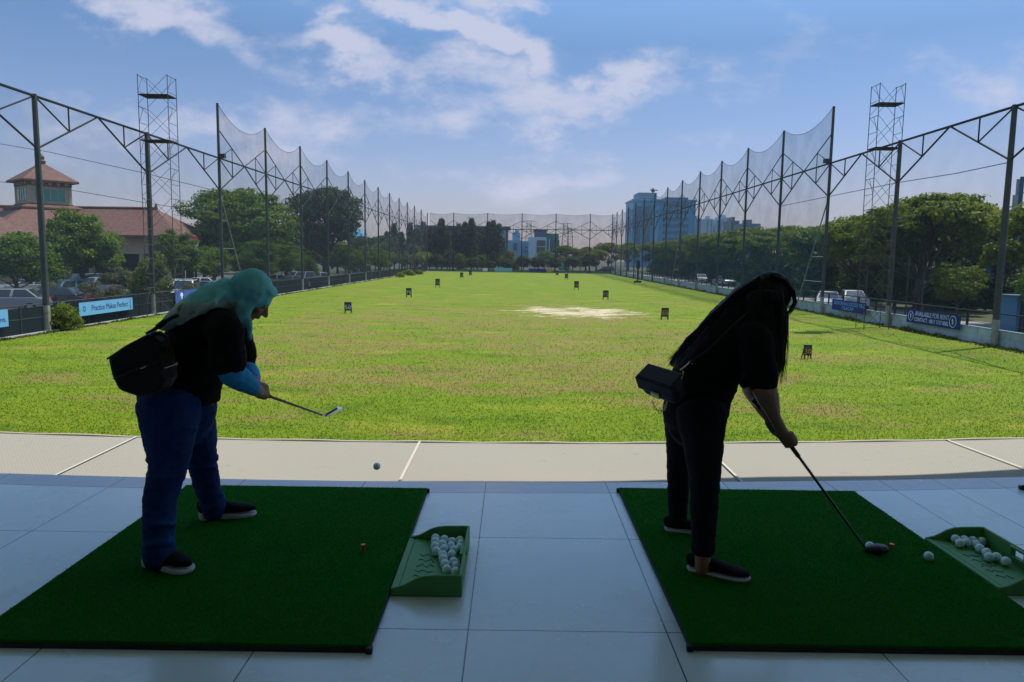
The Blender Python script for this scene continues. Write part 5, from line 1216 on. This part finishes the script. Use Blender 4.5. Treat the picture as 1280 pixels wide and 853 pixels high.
# ------------------------------------------------------------------ golfers
def make_scarf_mat():      # teal cloth with a printed grey border and small dark flowers
    m, nt, b = nodes_of('scarf_cloth', .85, .2); t = NT(nt)
    sep = t.N.new('ShaderNodeSeparateXYZ'); t.L.new(t.tc.outputs['Object'], sep.inputs[0])
    brd = t.math('MULTIPLY', t.rng(t.math('ADD', sep.outputs[2], t.math('MULTIPLY', t.noise(12, 3), .05)), 1.195, 1.165), t.rng(sep.outputs[0], .31, .26))
    c = t.mix(t.rng(t.noise(6, 4), .4, .7), (.16, .50, .55), (.21, .57, .60)); c = t.mix(t.math('MULTIPLY', brd, .85), c, (.38, .42, .38))
    fl = t.math('MULTIPLY', t.rng(t.noise(22, 3, .6), .60, .66), brd); c = t.mix(t.math('MULTIPLY', fl, .8), c, (.14, .08, .08))
    t.L.new(c, b.inputs['Base Color']); t.L.new(t.bump(t.noise(80, 3), .25, .003), b.inputs['Normal']); return m
m_skin = mat('skin', (.26, .13, .085), .55, var=(18, .3, (.30, .15, .10))); m_shirt = mat('shirt_black', (.0045, .0045, .006), .95, 0, .15, bump=(60, .3, .004))
m_jeans = mat('denim_blue', (.004, .020, .090), .9, 0, .15, var=(7, .7, (.013, .058, .22)), bump=(90, .25, .003)); m_jeansb = mat('denim_black', (.003, .0035, .008), .9, 0, .2, bump=(90, .25, .003))
m_sleeve = mat('sleeve_blue', (.02, .25, .55), .8, 0, .2); m_hijab = make_scarf_mat()
m_shoe = mat('shoe_black', (.006, .006, .007), .85, 0, .15); m_sole = mat('shoe_sole', (.45, .46, .48), .7); m_hair = mat('hair_black', (.005, .004, .004), .6, 0, .18); m_eye = mat('eye_dark', (.02, .015, .012), .2); m_lip = mat('lips', (.30, .10, .085), .5)
m_bag = mat('bag_leather', (.005, .005, .006), .55, 0, .25, bump=(120, .2, .002)); m_bagblue = mat('bag_navy', (.004, .007, .016), .5, 0, .25, bump=(120, .15, .002)); m_gold = mat('gold_metal', (.65, .5, .25), .3, .9); m_chrome = mat('chrome', (.55, .56, .6), .22, .95); m_lace = mat('lace', (.02, .02, .022), .8)
S = .00374
YAX = Vector((0, 1, 0))
def face_head(mb, c, f, sc=1.0):
    f = Vector(f).normalized(); up = Vector((0, 0, 1)); s = up.cross(f).normalized(); u = f.cross(s)
    M = Matrix((f * sc, s * sc, u * sc)).transposed().to_4x4(); M.translation = Vector(c)
    E = lambda c, r: mb.ell(c, r, M, 16, 10)
    E((-.020, 0, .020), (.088, .072, .082)); E((.020, 0, -.035), (.066, .060, .078)); E((.045, 0, -.085), (.030, .034, .022))
    E((.070, 0, .018), (.016, .042, .014))                                       # brow
    mb.cone(M @ Vector((.076, 0, .008)), .008 * sc, M @ Vector((.104, 0, -.030)), .012 * sc, 10)   # nose
    for q in (-1, 1):
        E((.094, q * .011, -.034), (.010, .008, .007)); E((.060, q * .034, -.028), (.024, .022, .022)); E((.074, q * .031, .002), (.011, .013, .009)); E((-.004, q * .079, -.005), (.018, .007, .030))
    E((.083, 0, -.055), (.011, .023, .0055)); E((.081, 0, -.064), (.010, .019, .006))
    return M
def hand(mb, P, axis, toward, off0, palm_r=.02, n=4):
    # fingers curl round a grip whose axis passes through P; the wrist lies in direction 'toward'
    a = Vector(axis).normalized(); w = Vector(toward); w = (w - a * w.dot(a)).normalized(); b = a.cross(w)
    rad = .021
    for i in range(n):
        o = P + a * (off0 + (i - 1.5) * .0185); ln = (4.0, 4.5, 4.3, 3.6)[i]; pts = []
        for k in range(6): q = -0.4 + k * ln / 5; pts.append(o + (w * math.cos(q) + b * math.sin(q)) * (rad + (.010 if k == 0 else .0)))
        mb.chain(pts, [.0095, .0095, .009, .0088, .0082, .0072], 8)
        mb.ell(pts[1], (.0105, .0105, .0105), None, 8, 6)
    c = P + a * off0 + w * (rad + .012) - b * .008
    Mx = Matrix((a, b, w)).transposed().to_4x4(); Mx.translation = c; mb.ell((0, 0, 0), (.042, .026, .020), Mx)
    t0 = c + a * -.02 - b * .016; mb.chain([t0, P + a * (off0 + .018) - b * .030 + w * .008, P + a * (off0 + .046) - b * .022 - w * .006], [.0125, .0105, .0085], 8)
    return c
def shoe(parent, heel, toe, z, lacem=True, sole_h=.028, low=False):
    h, t = Vector((heel[0], heel[1], z)), Vector((toe[0], toe[1], z)); d = (t - h); L = d.length; d.normalize(); sd = Vector((-d.y, d.x, 0))
    def sec(f): return {0: (.028, 1)}.get(f)
    prof = [(0.0, .026, .075), (.10, .034, .085), (.25, .036, .082), (.42, .036, .066), (.6, .043, .052), (.78, .046, .042), (.92, .036, .034), (1.0, .018, .026)]
    up = Vector((0, 0, 1)); vs, fs = [], []; n = 14; mb = MB(); secs = []
    for f, w, ht in prof:
        c = h + d * (f * L) + up * (sole_h * .9 + ht * .5 * (.8 if low else 1)); secs.append((c, ht * .5 * (.8 if low else 1), w))
    mb.loft(secs, sd, 16)
    if not low: mb.loft([(h + d * L * .14 + up * .06, .05, .034), (h + d * L * .17 + up * .105, .044, .036)], sd, 14)
    sh = remesh(mb, .006, 4, 'shoe', m_shoe, parent)
    mb = MB(); pts = []; N_ = 22
    def wid(q):
        for (a0, w0, _), (a1, w1, _) in zip(prof[:-1], prof[1:]):
            if a0 <= q <= a1: return w0 + (w1 - w0) * (q - a0) / (a1 - a0)
        return prof[-1][1]
    for sg in (1, -1):
        for i in range(N_ + 1):
            q = i / N_ if sg > 0 else 1 - i / N_; e = min(1, (min(q, 1 - q) / .07)) if min(q, 1 - q) < .07 else 1
            w_ = (wid(q) + .006) * math.sqrt(max(0, 1 - (1 - e) ** 2)); pts.append((h + d * (-.010 + q * (L + .020)) + sd * sg * max(w_, .0015), q))
    k = len(pts); lo = [p + up * .002 for p, q in pts]; hi = [p + up * sole_h * (1.35 - .75 * q if sole_h > .02 else 1 - .2 * q) for p, q in pts]
    mb.add(lo + hi, [tuple(range(k))[::-1], tuple(range(k, 2 * k))] + [(i, (i + 1) % k, k + (i + 1) % k, k + i) for i in range(k)]); mb.build('sole', m_sole, sh, False, .004)
    if lacem:
        mb = MB()
        for f in (.30, .38, .46, .54): c = h + d * (f * L) + up * (sole_h + .072 - (f - .3) * .13); mb.tube([c - sd * .024 - up * .006, c + up * .006, c + sd * .024 - up * .006], .0032, 5)
        c = h + d * (.29 * L) + up * (sole_h + .082)
        for s in (-1, 1): mb.tube([c, c + sd * s * .025 + up * .022, c + sd * s * .045 + up * .004, c + sd * s * .02 - up * .004, c], .0025, 5)
        mb.build('lace', m_lace, sh)
    return sh

def paint_face(body, M, skin_only=False):
    me = body.data; off = wloc(body); Mi = M.inverted()
    for p in me.polygons:
        q = Mi @ (Vector(p.center) + off)
        if q.x > .074:
            if any((q.y - s * .031) ** 2 + ((q.z - .002) * 1.7) ** 2 < .0095 ** 2 for s in (-1, 1)): p.material_index = 1
            elif (q.y / .022) ** 2 + ((q.z + .059) / .010) ** 2 < 1 and q.x > .08: p.material_index = 2
            elif any(abs(q.y - s * .031) < .017 and abs(q.z - .022) < .004 for s in (-1, 1)): p.material_index = 3

# ---- left golfer: head scarf, black tee over blue sleeves, blue jeans
base = Vector((-1.52, 3.42, MT)); LW = empty('person', base, 'woman in teal head scarf, black shirt and blue jeans bending over a finished swing', 'person')
gripA, headA = D(303, 483.5, 3.26), D(404, 519.5, 4.05); axA = (headA - gripA).normalized()
shN, shF = D(281, 412, 3.20), D(290, 404, 3.58)
elN, elF = D(288, 466, 3.155), D(306, 462, 3.62)
hN, hF = gripA + axA * .17, gripA + axA * .085
wrN = D(319, 486, 3.33); wrF = gripA + axA * .07 + Vector((-.01, .075, .03))
headL = D(316, 371, 3.40); fL = (.74, .10, -.66)
hipN, hipF = D(212, 506, 3.28), D(232, 504, 3.52); kN, kF = D(211, 582, 3.17), D(252, 577, 3.64); anN, anF = D(198, 690, 3.10), D(267, 634, 3.71)
def torsoL(g, lat, top=True):
    return [(D(224, 503, 3.4), (47 * S) * g, .187 * lat), (D(224, 490, 3.4), (47.5 * S) * g, .187 * lat), (D(228, 474, 3.4), (47 * S) * g, .185 * lat), (D(240, 445, 3.4), (44 * S) * g, .180 * lat), (D(255, 419, 3.4), (38 * S) * g, .190 * lat), (D(272, 400, 3.4), (29 * S) * g, .185 * lat), (D(286, 389, 3.4), (19 * S) * g, .12 * lat)]
mb = MB(); mb.loft(torsoL(.93, .93), YAX)
neck = D(288, 388, 3.4); mb.cone(neck, .062, headL + Vector((-.03, 0, -.04)), .055)
for (a, e, w) in ((shN, elN, wrN), (shF, elF, wrF)): mb.chain([a, e, w], [.056, .044, .028]); mb.cone(D(272, 402, 3.4), .08, a, .055)
for (a, k, n_) in ((hipN, kN, anN), (hipF, kF, anF)): mb.chain([a, k, k.lerp(n_, .42) + Vector((-6 * S if a is hipN else 0, 0, 0)), n_], [.095, .052, .048, .036])
MLf = face_head(mb, headL, fL, .96)
hand(mb, hN, axA, wrN - hN + Vector((-.01, -.01, .04)), 0.0); mb.cone(wrN, .028, hN + (wrN - hN).normalized() * .045, .027)
hand(mb, hF, axA, wrF - hF + Vector((-.01, .02, .03)), 0.0); mb.cone(wrF, .028, hF + (wrF - hF).normalized() * .045, .027)
body = remesh(mb, .0055, 3, 'body', [m_skin, m_eye, m_lip, m_hair], LW); paint_face(body, MLf)
mb = MB(); mb.loft(torsoL(1.0, 1.03), YAX, 24, 0, True)
for (a, e) in ((shN, elN), (shF, elF)):
    m_ = a.lerp(e, .80); mb.cone(D(268, 405, 3.4), .10, a, .078); mb.cone(a, .082, m_, .074); 
remesh(mb, .009, 5, 'shirt', m_shirt, LW, noise=[(9, 9, 16, .008), (25, 25, 40, .003)])
for (a, e, w) in ((shN, elN, wrN), (shF, elF, wrF)):
    mb = MB(); mb.chain([a.lerp(e, .6), e, e.lerp(w, .45), e.lerp(w, .93)], [.056, .056, .053, .036]); remesh(mb, .006, 3, 'arm_sleeve', m_sleeve, LW, noise=[(30, 30, 30, .003)])
mb = MB()
mb.loft([(D(224, 488, 3.4), 44.5 * S, .178), (D(222, 504, 3.4), 46 * S, .180), (D(222, 520, 3.4), 46 * S, .178), (D(223, 535, 3.4), 40 * S, .15)], YAX)
def legL(hp, k, a, w, cx=0.0):
    cf = k.lerp(a, .42) + Vector((cx * S, 0, 0)); return [(hp, w[0] * S, w[0] * S * .95), (hp.lerp(k, .45), w[1] * S, w[1] * S), (k, w[2] * S, w[2] * S), (cf, w[3] * S, w[3] * S), (k.lerp(a, .78) + Vector((cx * S * .5, 0, 0)), w[4] * S, w[4] * S), (a, w[5] * S, w[5] * S)]
mb.loft(legL(hipN, kN, anN, (38, 31.5, 22, 19.5, 17.5, 17), -6), YAX); mb.loft(legL(hipF, kF, anF, (37, 30, 19.5, 18, 16, 15.5), -1), YAX)
for an, r in ((anN, 17.5), (anF, 15.5)): mb.loft([(an + Vector((0, 0, .05)), r * S, r * S), (an + Vector((.004, 0, .0)), (r + 1.5) * S, (r + 1) * S), (an - Vector((0, 0, .035)), r * S, r * S)], YAX)
def folds(mb, c, r, tilt, a0, a1, th=.010):
    mb.chain([Vector(c) + Vector((math.cos(q) * r, math.sin(q) * r, tilt * math.sin((q - a0) * 1.2))) for q in [a0 + (a1 - a0) * i / 7 for i in range(8)]], [th * .5, th * .9, th, th * 1.1, th * 1.1, th, th * .8, th * .4], 8)
for (cx, cy, cY, r, tl, q0, q1) in ((210, 574, 3.18, .083, .02, 3.4, 6.0), (209, 586, 3.17, .080, -.03, 3.0, 5.6), (206, 598, 3.16, .076, .03, 3.6, 6.2), (202, 654, 3.12, .068, .02, 3.3, 6.4), (200, 668, 3.11, .064, -.025, 3.0, 5.8), (199, 680, 3.1, .063, .02, 3.8, 6.5), (224, 540, 3.27, .118, .05, 3.6, 5.6), (218, 524, 3.28, .130, -.05, 4.0, 5.9),
        (254, 584, 3.63, .074, .02, 3.5, 6.4), (253, 572, 3.64, .076, -.03, 3.8, 6.6), (264, 618, 3.7, .062, .02, 3.6, 6.6), (266, 627, 3.7, .060, -.02, 3.2, 6.3)):
    folds(mb, D(cx, cy, cY), r, tl, q0, q1)
remesh(mb, .008, 3, 'jeans', m_jeans, LW, noise=[(7, 7, 13, .0055), (18, 18, 42, .0045), (45, 45, 90, .002)])
shoe(LW, (-1.600, 3.135), (-1.375, 3.055), MT); shoe(LW, (-1.600, 3.700), (-1.345, 3.775), MT)
# scarf: hood, throat wrap and the part lying over the back
mb = MB()
f = Vector(fL).normalized(); s_ = Vector((0, 0, 1)).cross(f).normalized(); u_ = f.cross(s_)
Mh = Matrix((f, s_, u_)).transposed().to_4x4(); Mh.translation = headL
mb.ell((-.022, 0, .018), (.101, .090, .100), Mh, 20, 14); mb.ell((-.012, 0, -.045), (.072, .080, .075), Mh, 18, 12); mb.ell((.030, 0, .070), (.050, .066, .030), Mh)
for s in (-1, 1): mb.cone(Mh @ Vector((.028, s * .066, .045)), .018, Mh @ Vector((.014, s * .056, -.085)), .024)
mb.ell((.010, 0, -.115), (.06, .062, .035), Mh)
mb.loft([(D(304, 382, 3.4), 13 * S, .07), (D(295, 376, 3.4), 17 * S, .095), (D(284, 371, 3.4), 24 * S, .145), (D(270, 377, 3.4), 22.5 * S, .185), (D(250, 387, 3.4), 18.5 * S, .205), (D(232, 398, 3.4), 13.5 * S, .205), (D(221, 407, 3.4), 8 * S, .17)], YAX, 24)
mb.cone(D(303, 385, 3.36), .055, D(308, 402, 3.38), .022)
mb.cone(D(311, 404, 3.36), .018, D(313, 424, 3.36), .008)
for k in range(9):
    y_ = 3.22 + k * .045; q = abs(k - 4) / 4
    mb.chain([D(283 - q * 3, 353 + q * 14, y_ * .6 + 1.36), D(268 - k % 3 * 3, 363 + q * 16, y_), D(247 - k % 2 * 4, 379 + q * 13, y_), D(224, 397 + q * 8, y_)], [.015, .018, .015, .009], 8)
remesh(mb, .0075, 4, 'head_scarf', m_hijab, LW, noise=[(14, 6, 14, .010), (40, 14, 30, .006)])
# handbag on her near hip
bg = empty('shoulder_bag', D(172, 456, 3.10), 'black leather tote bag hanging behind the hip of the woman in the scarf', 'bag')
mb = MB(); front = [D(132, 447, 3.02), D(158, 430, 3.02), D(185, 416, 3.02), D(198, 428, 3.02), D(206, 474, 3.02), D(198, 490, 3.02), D(170, 497, 3.02), D(146, 489, 3.02), D(137, 470, 3.02)]
yb = Vector((.01, .12, 0)); n_ = len(front); cen = sum(front, Vector()) / n_
mid = [cen + (p - cen) * 1.04 + yb * .5 for p in front]; back = [cen + (p - cen) * .97 + yb for p in front]
fr = [cen + (p - cen) * .97 for p in front]
mb.add(fr + mid + back, [tuple(range(n_))[::-1]] + [(i, (i + 1) % n_, n_ + (i + 1) % n_, n_ + i) for i in range(n_)] + [(n_ + i, n_ + (i + 1) % n_, 2 * n_ + (i + 1) % n_, 2 * n_ + i) for i in range(n_)] + [tuple(range(2 * n_, 3 * n_))]); mb.build('bag_body', m_bag, bg, False, .018)
for dy in (0.015, .105):
    mb = MB(); mb.tube([D(188, 424, 3.02 + dy), D(191, 418, 3.02 + dy), D(200, 416.5, 3.02 + dy), D(208, 421, 3.02 + dy), D(209, 432, 3.02 + dy), D(204, 440, 3.02 + dy)], .0095, 8); mb.build('handle', m_bag, bg, True)
mb = MB(); mb.tube([D(134, 449, 3.012), D(158, 433, 3.012), D(185, 419, 3.012)], .004, 6); mb.build('piping', m_rubber, bg, True)
mb = MB(); mb.tube([D(142, 474, 3.008), D(165, 464, 3.006), D(198, 452, 3.008)], .0035, 6); mb.build('flap_edge', m_rubber, bg, True)
mb = MB(); mb.tube([D(183, 418, 3.1), D(192, 413, 3.12), D(203, 404, 3.14), D(216, 396.5, 3.17), D(228, 392, 3.24)], .0085, 8); mb.build('strap', m_bag, bg, True)
mb = MB(); mb.tube([D(197, 409.5, 3.125), D(206, 402, 3.145)], .013, 8); mb.build('strap_buckle', m_bag, bg)
mb = MB(); mb.tube([D(176, 461, 3.005), D(183, 458, 3.005)], .0028, 5); mb.tube([D(206, 460, 3.01), D(213, 458, 3.01), D(218, 456, 3.01), D(222, 455, 3.01)], .003, 5); mb.tube([D(222, 453, 3.01), D(219, 455, 3.01), D(221, 459, 3.01)], .003, 5); mb.build('clip', m_chrome, bg)
# her iron
ca = empty('golf_club', gripA, 'iron golf club held out in front of the woman in the scarf', 'golf club')
mb = MB(); mb.tube([gripA - axA * .03, gripA + axA * .25], [.0135, .0105], 10); mb.build('grip', m_rubber, ca)
mb = MB(); mb.tube([gripA + axA * .25, headA], [.0072, .0048], 8); mb.build('shaft', m_black, ca)
hx = D(424, 509, 4.07) - headA; hd = hx.normalized(); nr = (axA.cross(hd)).normalized(); up2 = nr.cross(hd).normalized()
mb = MB(); mb.tube([headA - axA * .02, headA + axA * .02, headA + hd * .012 + axA * .02], [.0065, .0075, .008], 8)
A0 = headA + hd * .012 + axA * .012; 
v = [A0, A0 + hd * .075 + axA * -.012, A0 + hd * .088 + axA * .018, A0 + hd * .078 + axA * .036, A0 + hd * .01 + axA * .022]; 
mb.add([p - nr * .006 for p in v] + [p + nr * .007 for p in v], [(4, 3, 2, 1, 0), (5, 6, 7, 8, 9)] + [(i, (i + 1) % 5, 5 + (i + 1) % 5, 5 + i) for i in range(5)]); mb.build('club_head', m_chrome, ca, False, .002)

# ---- right golfer: long black hair, black tee, dark jeans
base = Vector((.90, 3.36, MT)); RW = empty('person', base, 'woman with long black hair in black shirt and dark jeans addressing a ball', 'person')
gripB, headB = D(959, 517, 3.355), G(1083.5, 687.5, MT + .012); axB = (headB - gripB).normalized()
shN, shF = D(944, 424, 3.19), D(945, 424, 3.58); elN, elF = D(955, 484, 3.17), D(939, 484, 3.56)
hN, hF = gripB + axB * .155, gripB + axB * .072
wrN = D(968, 521, 3.30); wrF = D(952, 511, 3.44)
headR = D(961, 374, 3.39); fR = (.62, .06, -.78)
hipN, hipF = D(877, 515, 3.27), D(858, 514, 3.50); kN, kF = D(881, 594, 3.15), D(848, 588, 3.60); anN, anF = D(879, 688, 3.12), D(847, 648, 3.66)
def torsoR(g, lat): return [(D(869, 515, 3.38), 41 * S * g, .165 * lat), (D(873, 490, 3.38), 41 * S * g, .160 * lat), (D(886, 463, 3.38), 40 * S * g, .155 * lat), (D(905, 436, 3.38), 37 * S * g, .165 * lat), (D(925, 414, 3.38), 29 * S * g, .165 * lat), (D(941, 400, 3.38), 18 * S * g, .10 * lat)]
mb = MB(); mb.loft(torsoR(.93, .93), YAX); mb.cone(D(941, 398, 3.38), .052, headR + Vector((-.02, 0, -.05)), .050)
for (a, e, w, r) in ((shN, elN, wrN, (.056, .054, .028)), (shF, elF, wrF, (.056, .048, .027))): mb.chain([a, e, e.lerp(w, .35), w], [r[0], r[1], r[1] * .92, r[2]]); mb.cone(D(930, 415, 3.38), .075, a, .055)
for (a, k, n_) in ((hipN, kN, anN), (hipF, kF, anF)): mb.chain([a, k, n_, n_ + Vector((.0, 0, -.09))], [.082, .046, .036, .034])
MRf = face_head(mb, headR, fR, .95)
hand(mb, hN, axB, wrN - hN + Vector((0, -.03, .02)), 0.0); mb.cone(wrN, .028, hN + (wrN - hN).normalized() * .045, .026)
hand(mb, hF, axB, wrF - hF + Vector((-.01, .03, .02)), 0.0); mb.cone(wrF, .027, hF + (wrF - hF).normalized() * .045, .026)
body = remesh(mb, .0055, 3, 'body', [m_skin, m_eye, m_lip, m_hair], RW); paint_face(body, MRf)
mb = MB(); mb.loft(torsoR(1.0, 1.03), YAX, 24, 0, True)
for (a, e) in ((shN, elN), (shF, elF)): mb.cone(D(926, 420, 3.38), .095, a, .072); mb.cone(a, .075, a.lerp(e, .82), .070)
remesh(mb, .009, 5, 'shirt', m_shirt, RW, noise=[(9, 9, 16, .007), (25, 25, 40, .003)])
mb = MB(); mb.loft([(D(869, 510, 3.38), 41 * S, .162), (D(869, 528, 3.38), 38 * S, .155), (D(869, 540, 3.38), 32 * S, .13)], YAX)
mb.loft(legL(hipN, kN, anN, (31, 25, 18.5, 16.5, 14.5, 14)), YAX); mb.loft(legL(hipF, kF, anF, (31, 22, 15.5, 14.5, 13.5, 13)), YAX)
remesh(mb, .009, 5, 'jeans', m_jeansb, RW, noise=[(8, 8, 22, .005), (22, 22, 60, .003)])
shoe(RW, (.805, 3.165), (1.035, 3.055), MT, False, .016, True); shoe(RW, (.800, 3.640), (1.03, 3.600), MT, False, .016, True)
# hair: cap, sheet over the back, curtains in front
mb = MB(); f = Vector(fR).normalized(); s_ = Vector((0, 0, 1)).cross(f).normalized(); u_ = f.cross(s_)
Mh = Matrix((f, s_, u_)).transposed().to_4x4(); Mh.translation = headR
mb.ell((-.020, 0, .022), (.100, .090, .098), Mh, 20, 14); mb.ell((-.05, 0, -.03), (.075, .085, .09), Mh, 18, 12)
mb.loft([(D(952, 365, 3.39), 21 * S, .09), (D(928, 381, 3.39), 20 * S, .115), (D(903, 403, 3.39), 18 * S, .13), (D(878, 428, 3.39), 14 * S, .13), (D(856, 448, 3.39), 9 * S, .12), (D(843, 457, 3.39), 4 * S, .10)], YAX, 22)
for y_ in (3.28, 3.49):
    mb.loft([(D(957, 368, y_), 21 * S, .032), (D(959, 395, y_ - .02), 22 * S, .038), (D(960, 425, y_ - .03), 20.5 * S, .034), (D(962, 452, y_ - .03), 16 * S, .026), (D(962, 474, y_ - .03), 9 * S, .014)], YAX, 16)
rg = random.Random(3); 
hair = remesh(mb, .008, 4, 'hair', m_hair, RW, noise=[(60, 30, 6, .004), (12, 60, 12, .004)])
mb = MB()
for i in range(110):                       # loose strands
    y_ = rg.choice((3.25, 3.47)) + rg.uniform(-.03, .05); x0 = rg.uniform(945, 984)
    x1 = x0 + rg.uniform(-8, 4); ln = rg.uniform(430, 482)
    mb.tube([D(min(x0, 978), 362 + rg.uniform(-6, 10), y_), D(x0 + 2, 395, y_), D(x0 + 1 + rg.uniform(-2, 2), 425, y_), D(x1, ln, y_)], [.0022, .002, .0016, .0005], 4)
for i in range(80):
    o = rg.uniform(-.10, .10); k = rg.uniform(-3, 6)
    mb.tube([D(950, 348 + k, 3.39 + o), D(920, 368 + k, 3.39 + o * 1.2), D(888, 398 + k + rg.uniform(-2, 3), 3.39 + o * 1.3), D(858, 428 + k + rg.uniform(-3, 4), 3.39 + o * 1.2), D(838 + rg.uniform(-4, 12), 453 + rg.uniform(-6, 6), 3.39 + o)], [.0024, .0024, .002, .0016, .0005], 4)
for i in range(26):                        # curled fringe lock in front of the face
    y_ = 3.33 + rg.uniform(-.02, .05); k = rg.uniform(-3, 3)
    mb.tube([D(962, 343 + abs(k), y_), D(980 + k * .6, 350, y_), D(991 + k * .7, 364, y_), D(993.5 + k * .7, 378, y_), D(988 + k, 389, y_), D(981 + k, 394 + k, y_)], [.004, .004, .0038, .0032, .002, .0008], 5)
for i in range(50):
    y_ = rg.choice((3.25, 3.45)) + rg.uniform(-.03, .05); x0 = rg.uniform(976, 985); k = rg.uniform(-3, 3)
    mb.tube([D(972, 372 + k, y_), D(x0 - 1, 400, y_), D(x0 + k * .6, 430, y_), D(x0 - 2 + k, 455, y_), D(x0 - 6 + k * 1.5, rg.uniform(464, 484), y_)], [.0014, .0013, .0012, .001, .0004], 4)
mb.build('strands', m_hair, hair, True)
# cross body bag
bc = D(828, 482, 3.20); cb_ = empty('shoulder_bag', bc, 'small navy flap bag with gold clasp behind the hip of the long haired woman', 'bag')
fn = Vector((-.667, -.50, -.556)).normalized(); wd = Vector((.66, -.742, -.125)); wd = (wd - fn * wd.dot(fn)).normalized(); hu = wd.cross(fn).normalized()
if hu.z < 0: hu = -hu
Rb = Matrix((wd, fn, hu)).transposed()
mb = MB(); mb.box(bc, (.195, .085, .115), Rb); mb.build('bag_body', m_bagblue, cb_, False, .026)
mb = MB(); mb.box(bc + hu * .026 + fn * .046, (.199, .012, .070), Rb); mb.box(bc + hu * .059, (.190, .092, .012), Rb); mb.build('flap', m_bagblue, cb_, False, .006)
mb = MB(); mb.box(bc + hu * -.012 + fn * .055, (.045, .010, .030), Rb); mb.build('clasp', m_gold, cb_, False, .004)
def chainlinks(pts, r, m, name, parent, step=.012):
    mb = MB(); P = [Vector(p) for p in pts]; d = []
    for a, b in zip(P[:-1], P[1:]):
        k = max(1, int((b - a).length / step))
        for i in range(k): d.append((a.lerp(b, i / k), (b - a).normalized()))
    for i, (p, t) in enumerate(d):
        s = t.orthogonal().normalized(); 
        if i % 2: s = t.cross(s)
        mb.tube([p + t * math.cos(q) * step * .75 + s * math.sin(q) * r for q in [2 * math.pi * j / 7 for j in range(8)]], .0016, 4, cap=False)
    mb.build(name, m, parent, True)
chainlinks([D(816, 503, 3.14), D(819, 511, 3.14), D(825, 515, 3.14), D(831, 511, 3.14), D(834, 501, 3.14)], .005, m_gold, 'chain', cb_)
chainlinks([D(841, 492, 3.14), D(850, 478, 3.14), D(854, 466, 3.15), D(853, 462, 3.165)], .004, m_gold, 'chain', cb_)
mb = MB(); mb.tube([D(850, 463, 3.165), D(856, 459, 3.165), D(862, 454, 3.19)], .0045, 6); mb.tube([D(861, 452, 3.19), D(866, 455, 3.19)], .003, 5); mb.build('hook', m_chrome, cb_)
mb = MB(); mb.tube([D(862, 454, 3.19), D(880, 442, 3.20), D(896, 428, 3.195), D(920, 404, 3.20), D(936, 390, 3.24)], .006, 6); mb.build('strap', m_bag, cb_, True)
# her wood
cbb = empty('golf_club', headB, 'wood golf club held by the long haired woman with its head at the ball', 'golf club')
mb = MB(); mb.tube([gripB - axB * .03, gripB + axB * .26], [.0135, .0100], 10); mb.build('grip', m_rubber, cbb)
mb = MB(); mb.tube([gripB + axB * .26, headB], [.0068, .005], 8); mb.build('shaft', m_black, cbb)
mb = MB(); q0 = headB
mb.loft([(q0 + Vector((-.01, -.006, .002)), .012, .010), (q0 + Vector((.012, -.012, .008)), .020, .026), (q0 + Vector((.045, -.016, .012)), .024, .036), (q0 + Vector((.078, -.016, .014)), .018, .028)], YAX, 18); remesh(mb, .004, 3, 'club_head', m_black, cbb)
# wrist watch
mb = MB(); w = D(945, 505, 3.44); mb.tube([w + Vector((-.008, 0, -.008)), w + Vector((.008, 0, .008))], .033, 14, cap=True); tag(mb.build('bracelet', m_black, RW))

# ------------------------------------------------------------------ air
HAZE = 0.0002
if HAZE > 0:
    m = bpy.data.materials.new('air'); m.use_nodes = True; nt = m.node_tree; nt.nodes.clear(); o = nt.nodes.new('ShaderNodeOutputMaterial'); v = nt.nodes.new('ShaderNodeVolumePrincipled')
    v.inputs['Color'].default_value = (.82, .88, 1.0, 1); v.inputs['Density'].default_value = HAZE; v.inputs['Anisotropy'].default_value = .2; nt.links.new(v.outputs[0], o.inputs['Volume'])
    mb = MB(); mb.b2((-720, -310, -1.02), (720, 910, 52)); tag(mb.build('haze', m), kind='stuff')
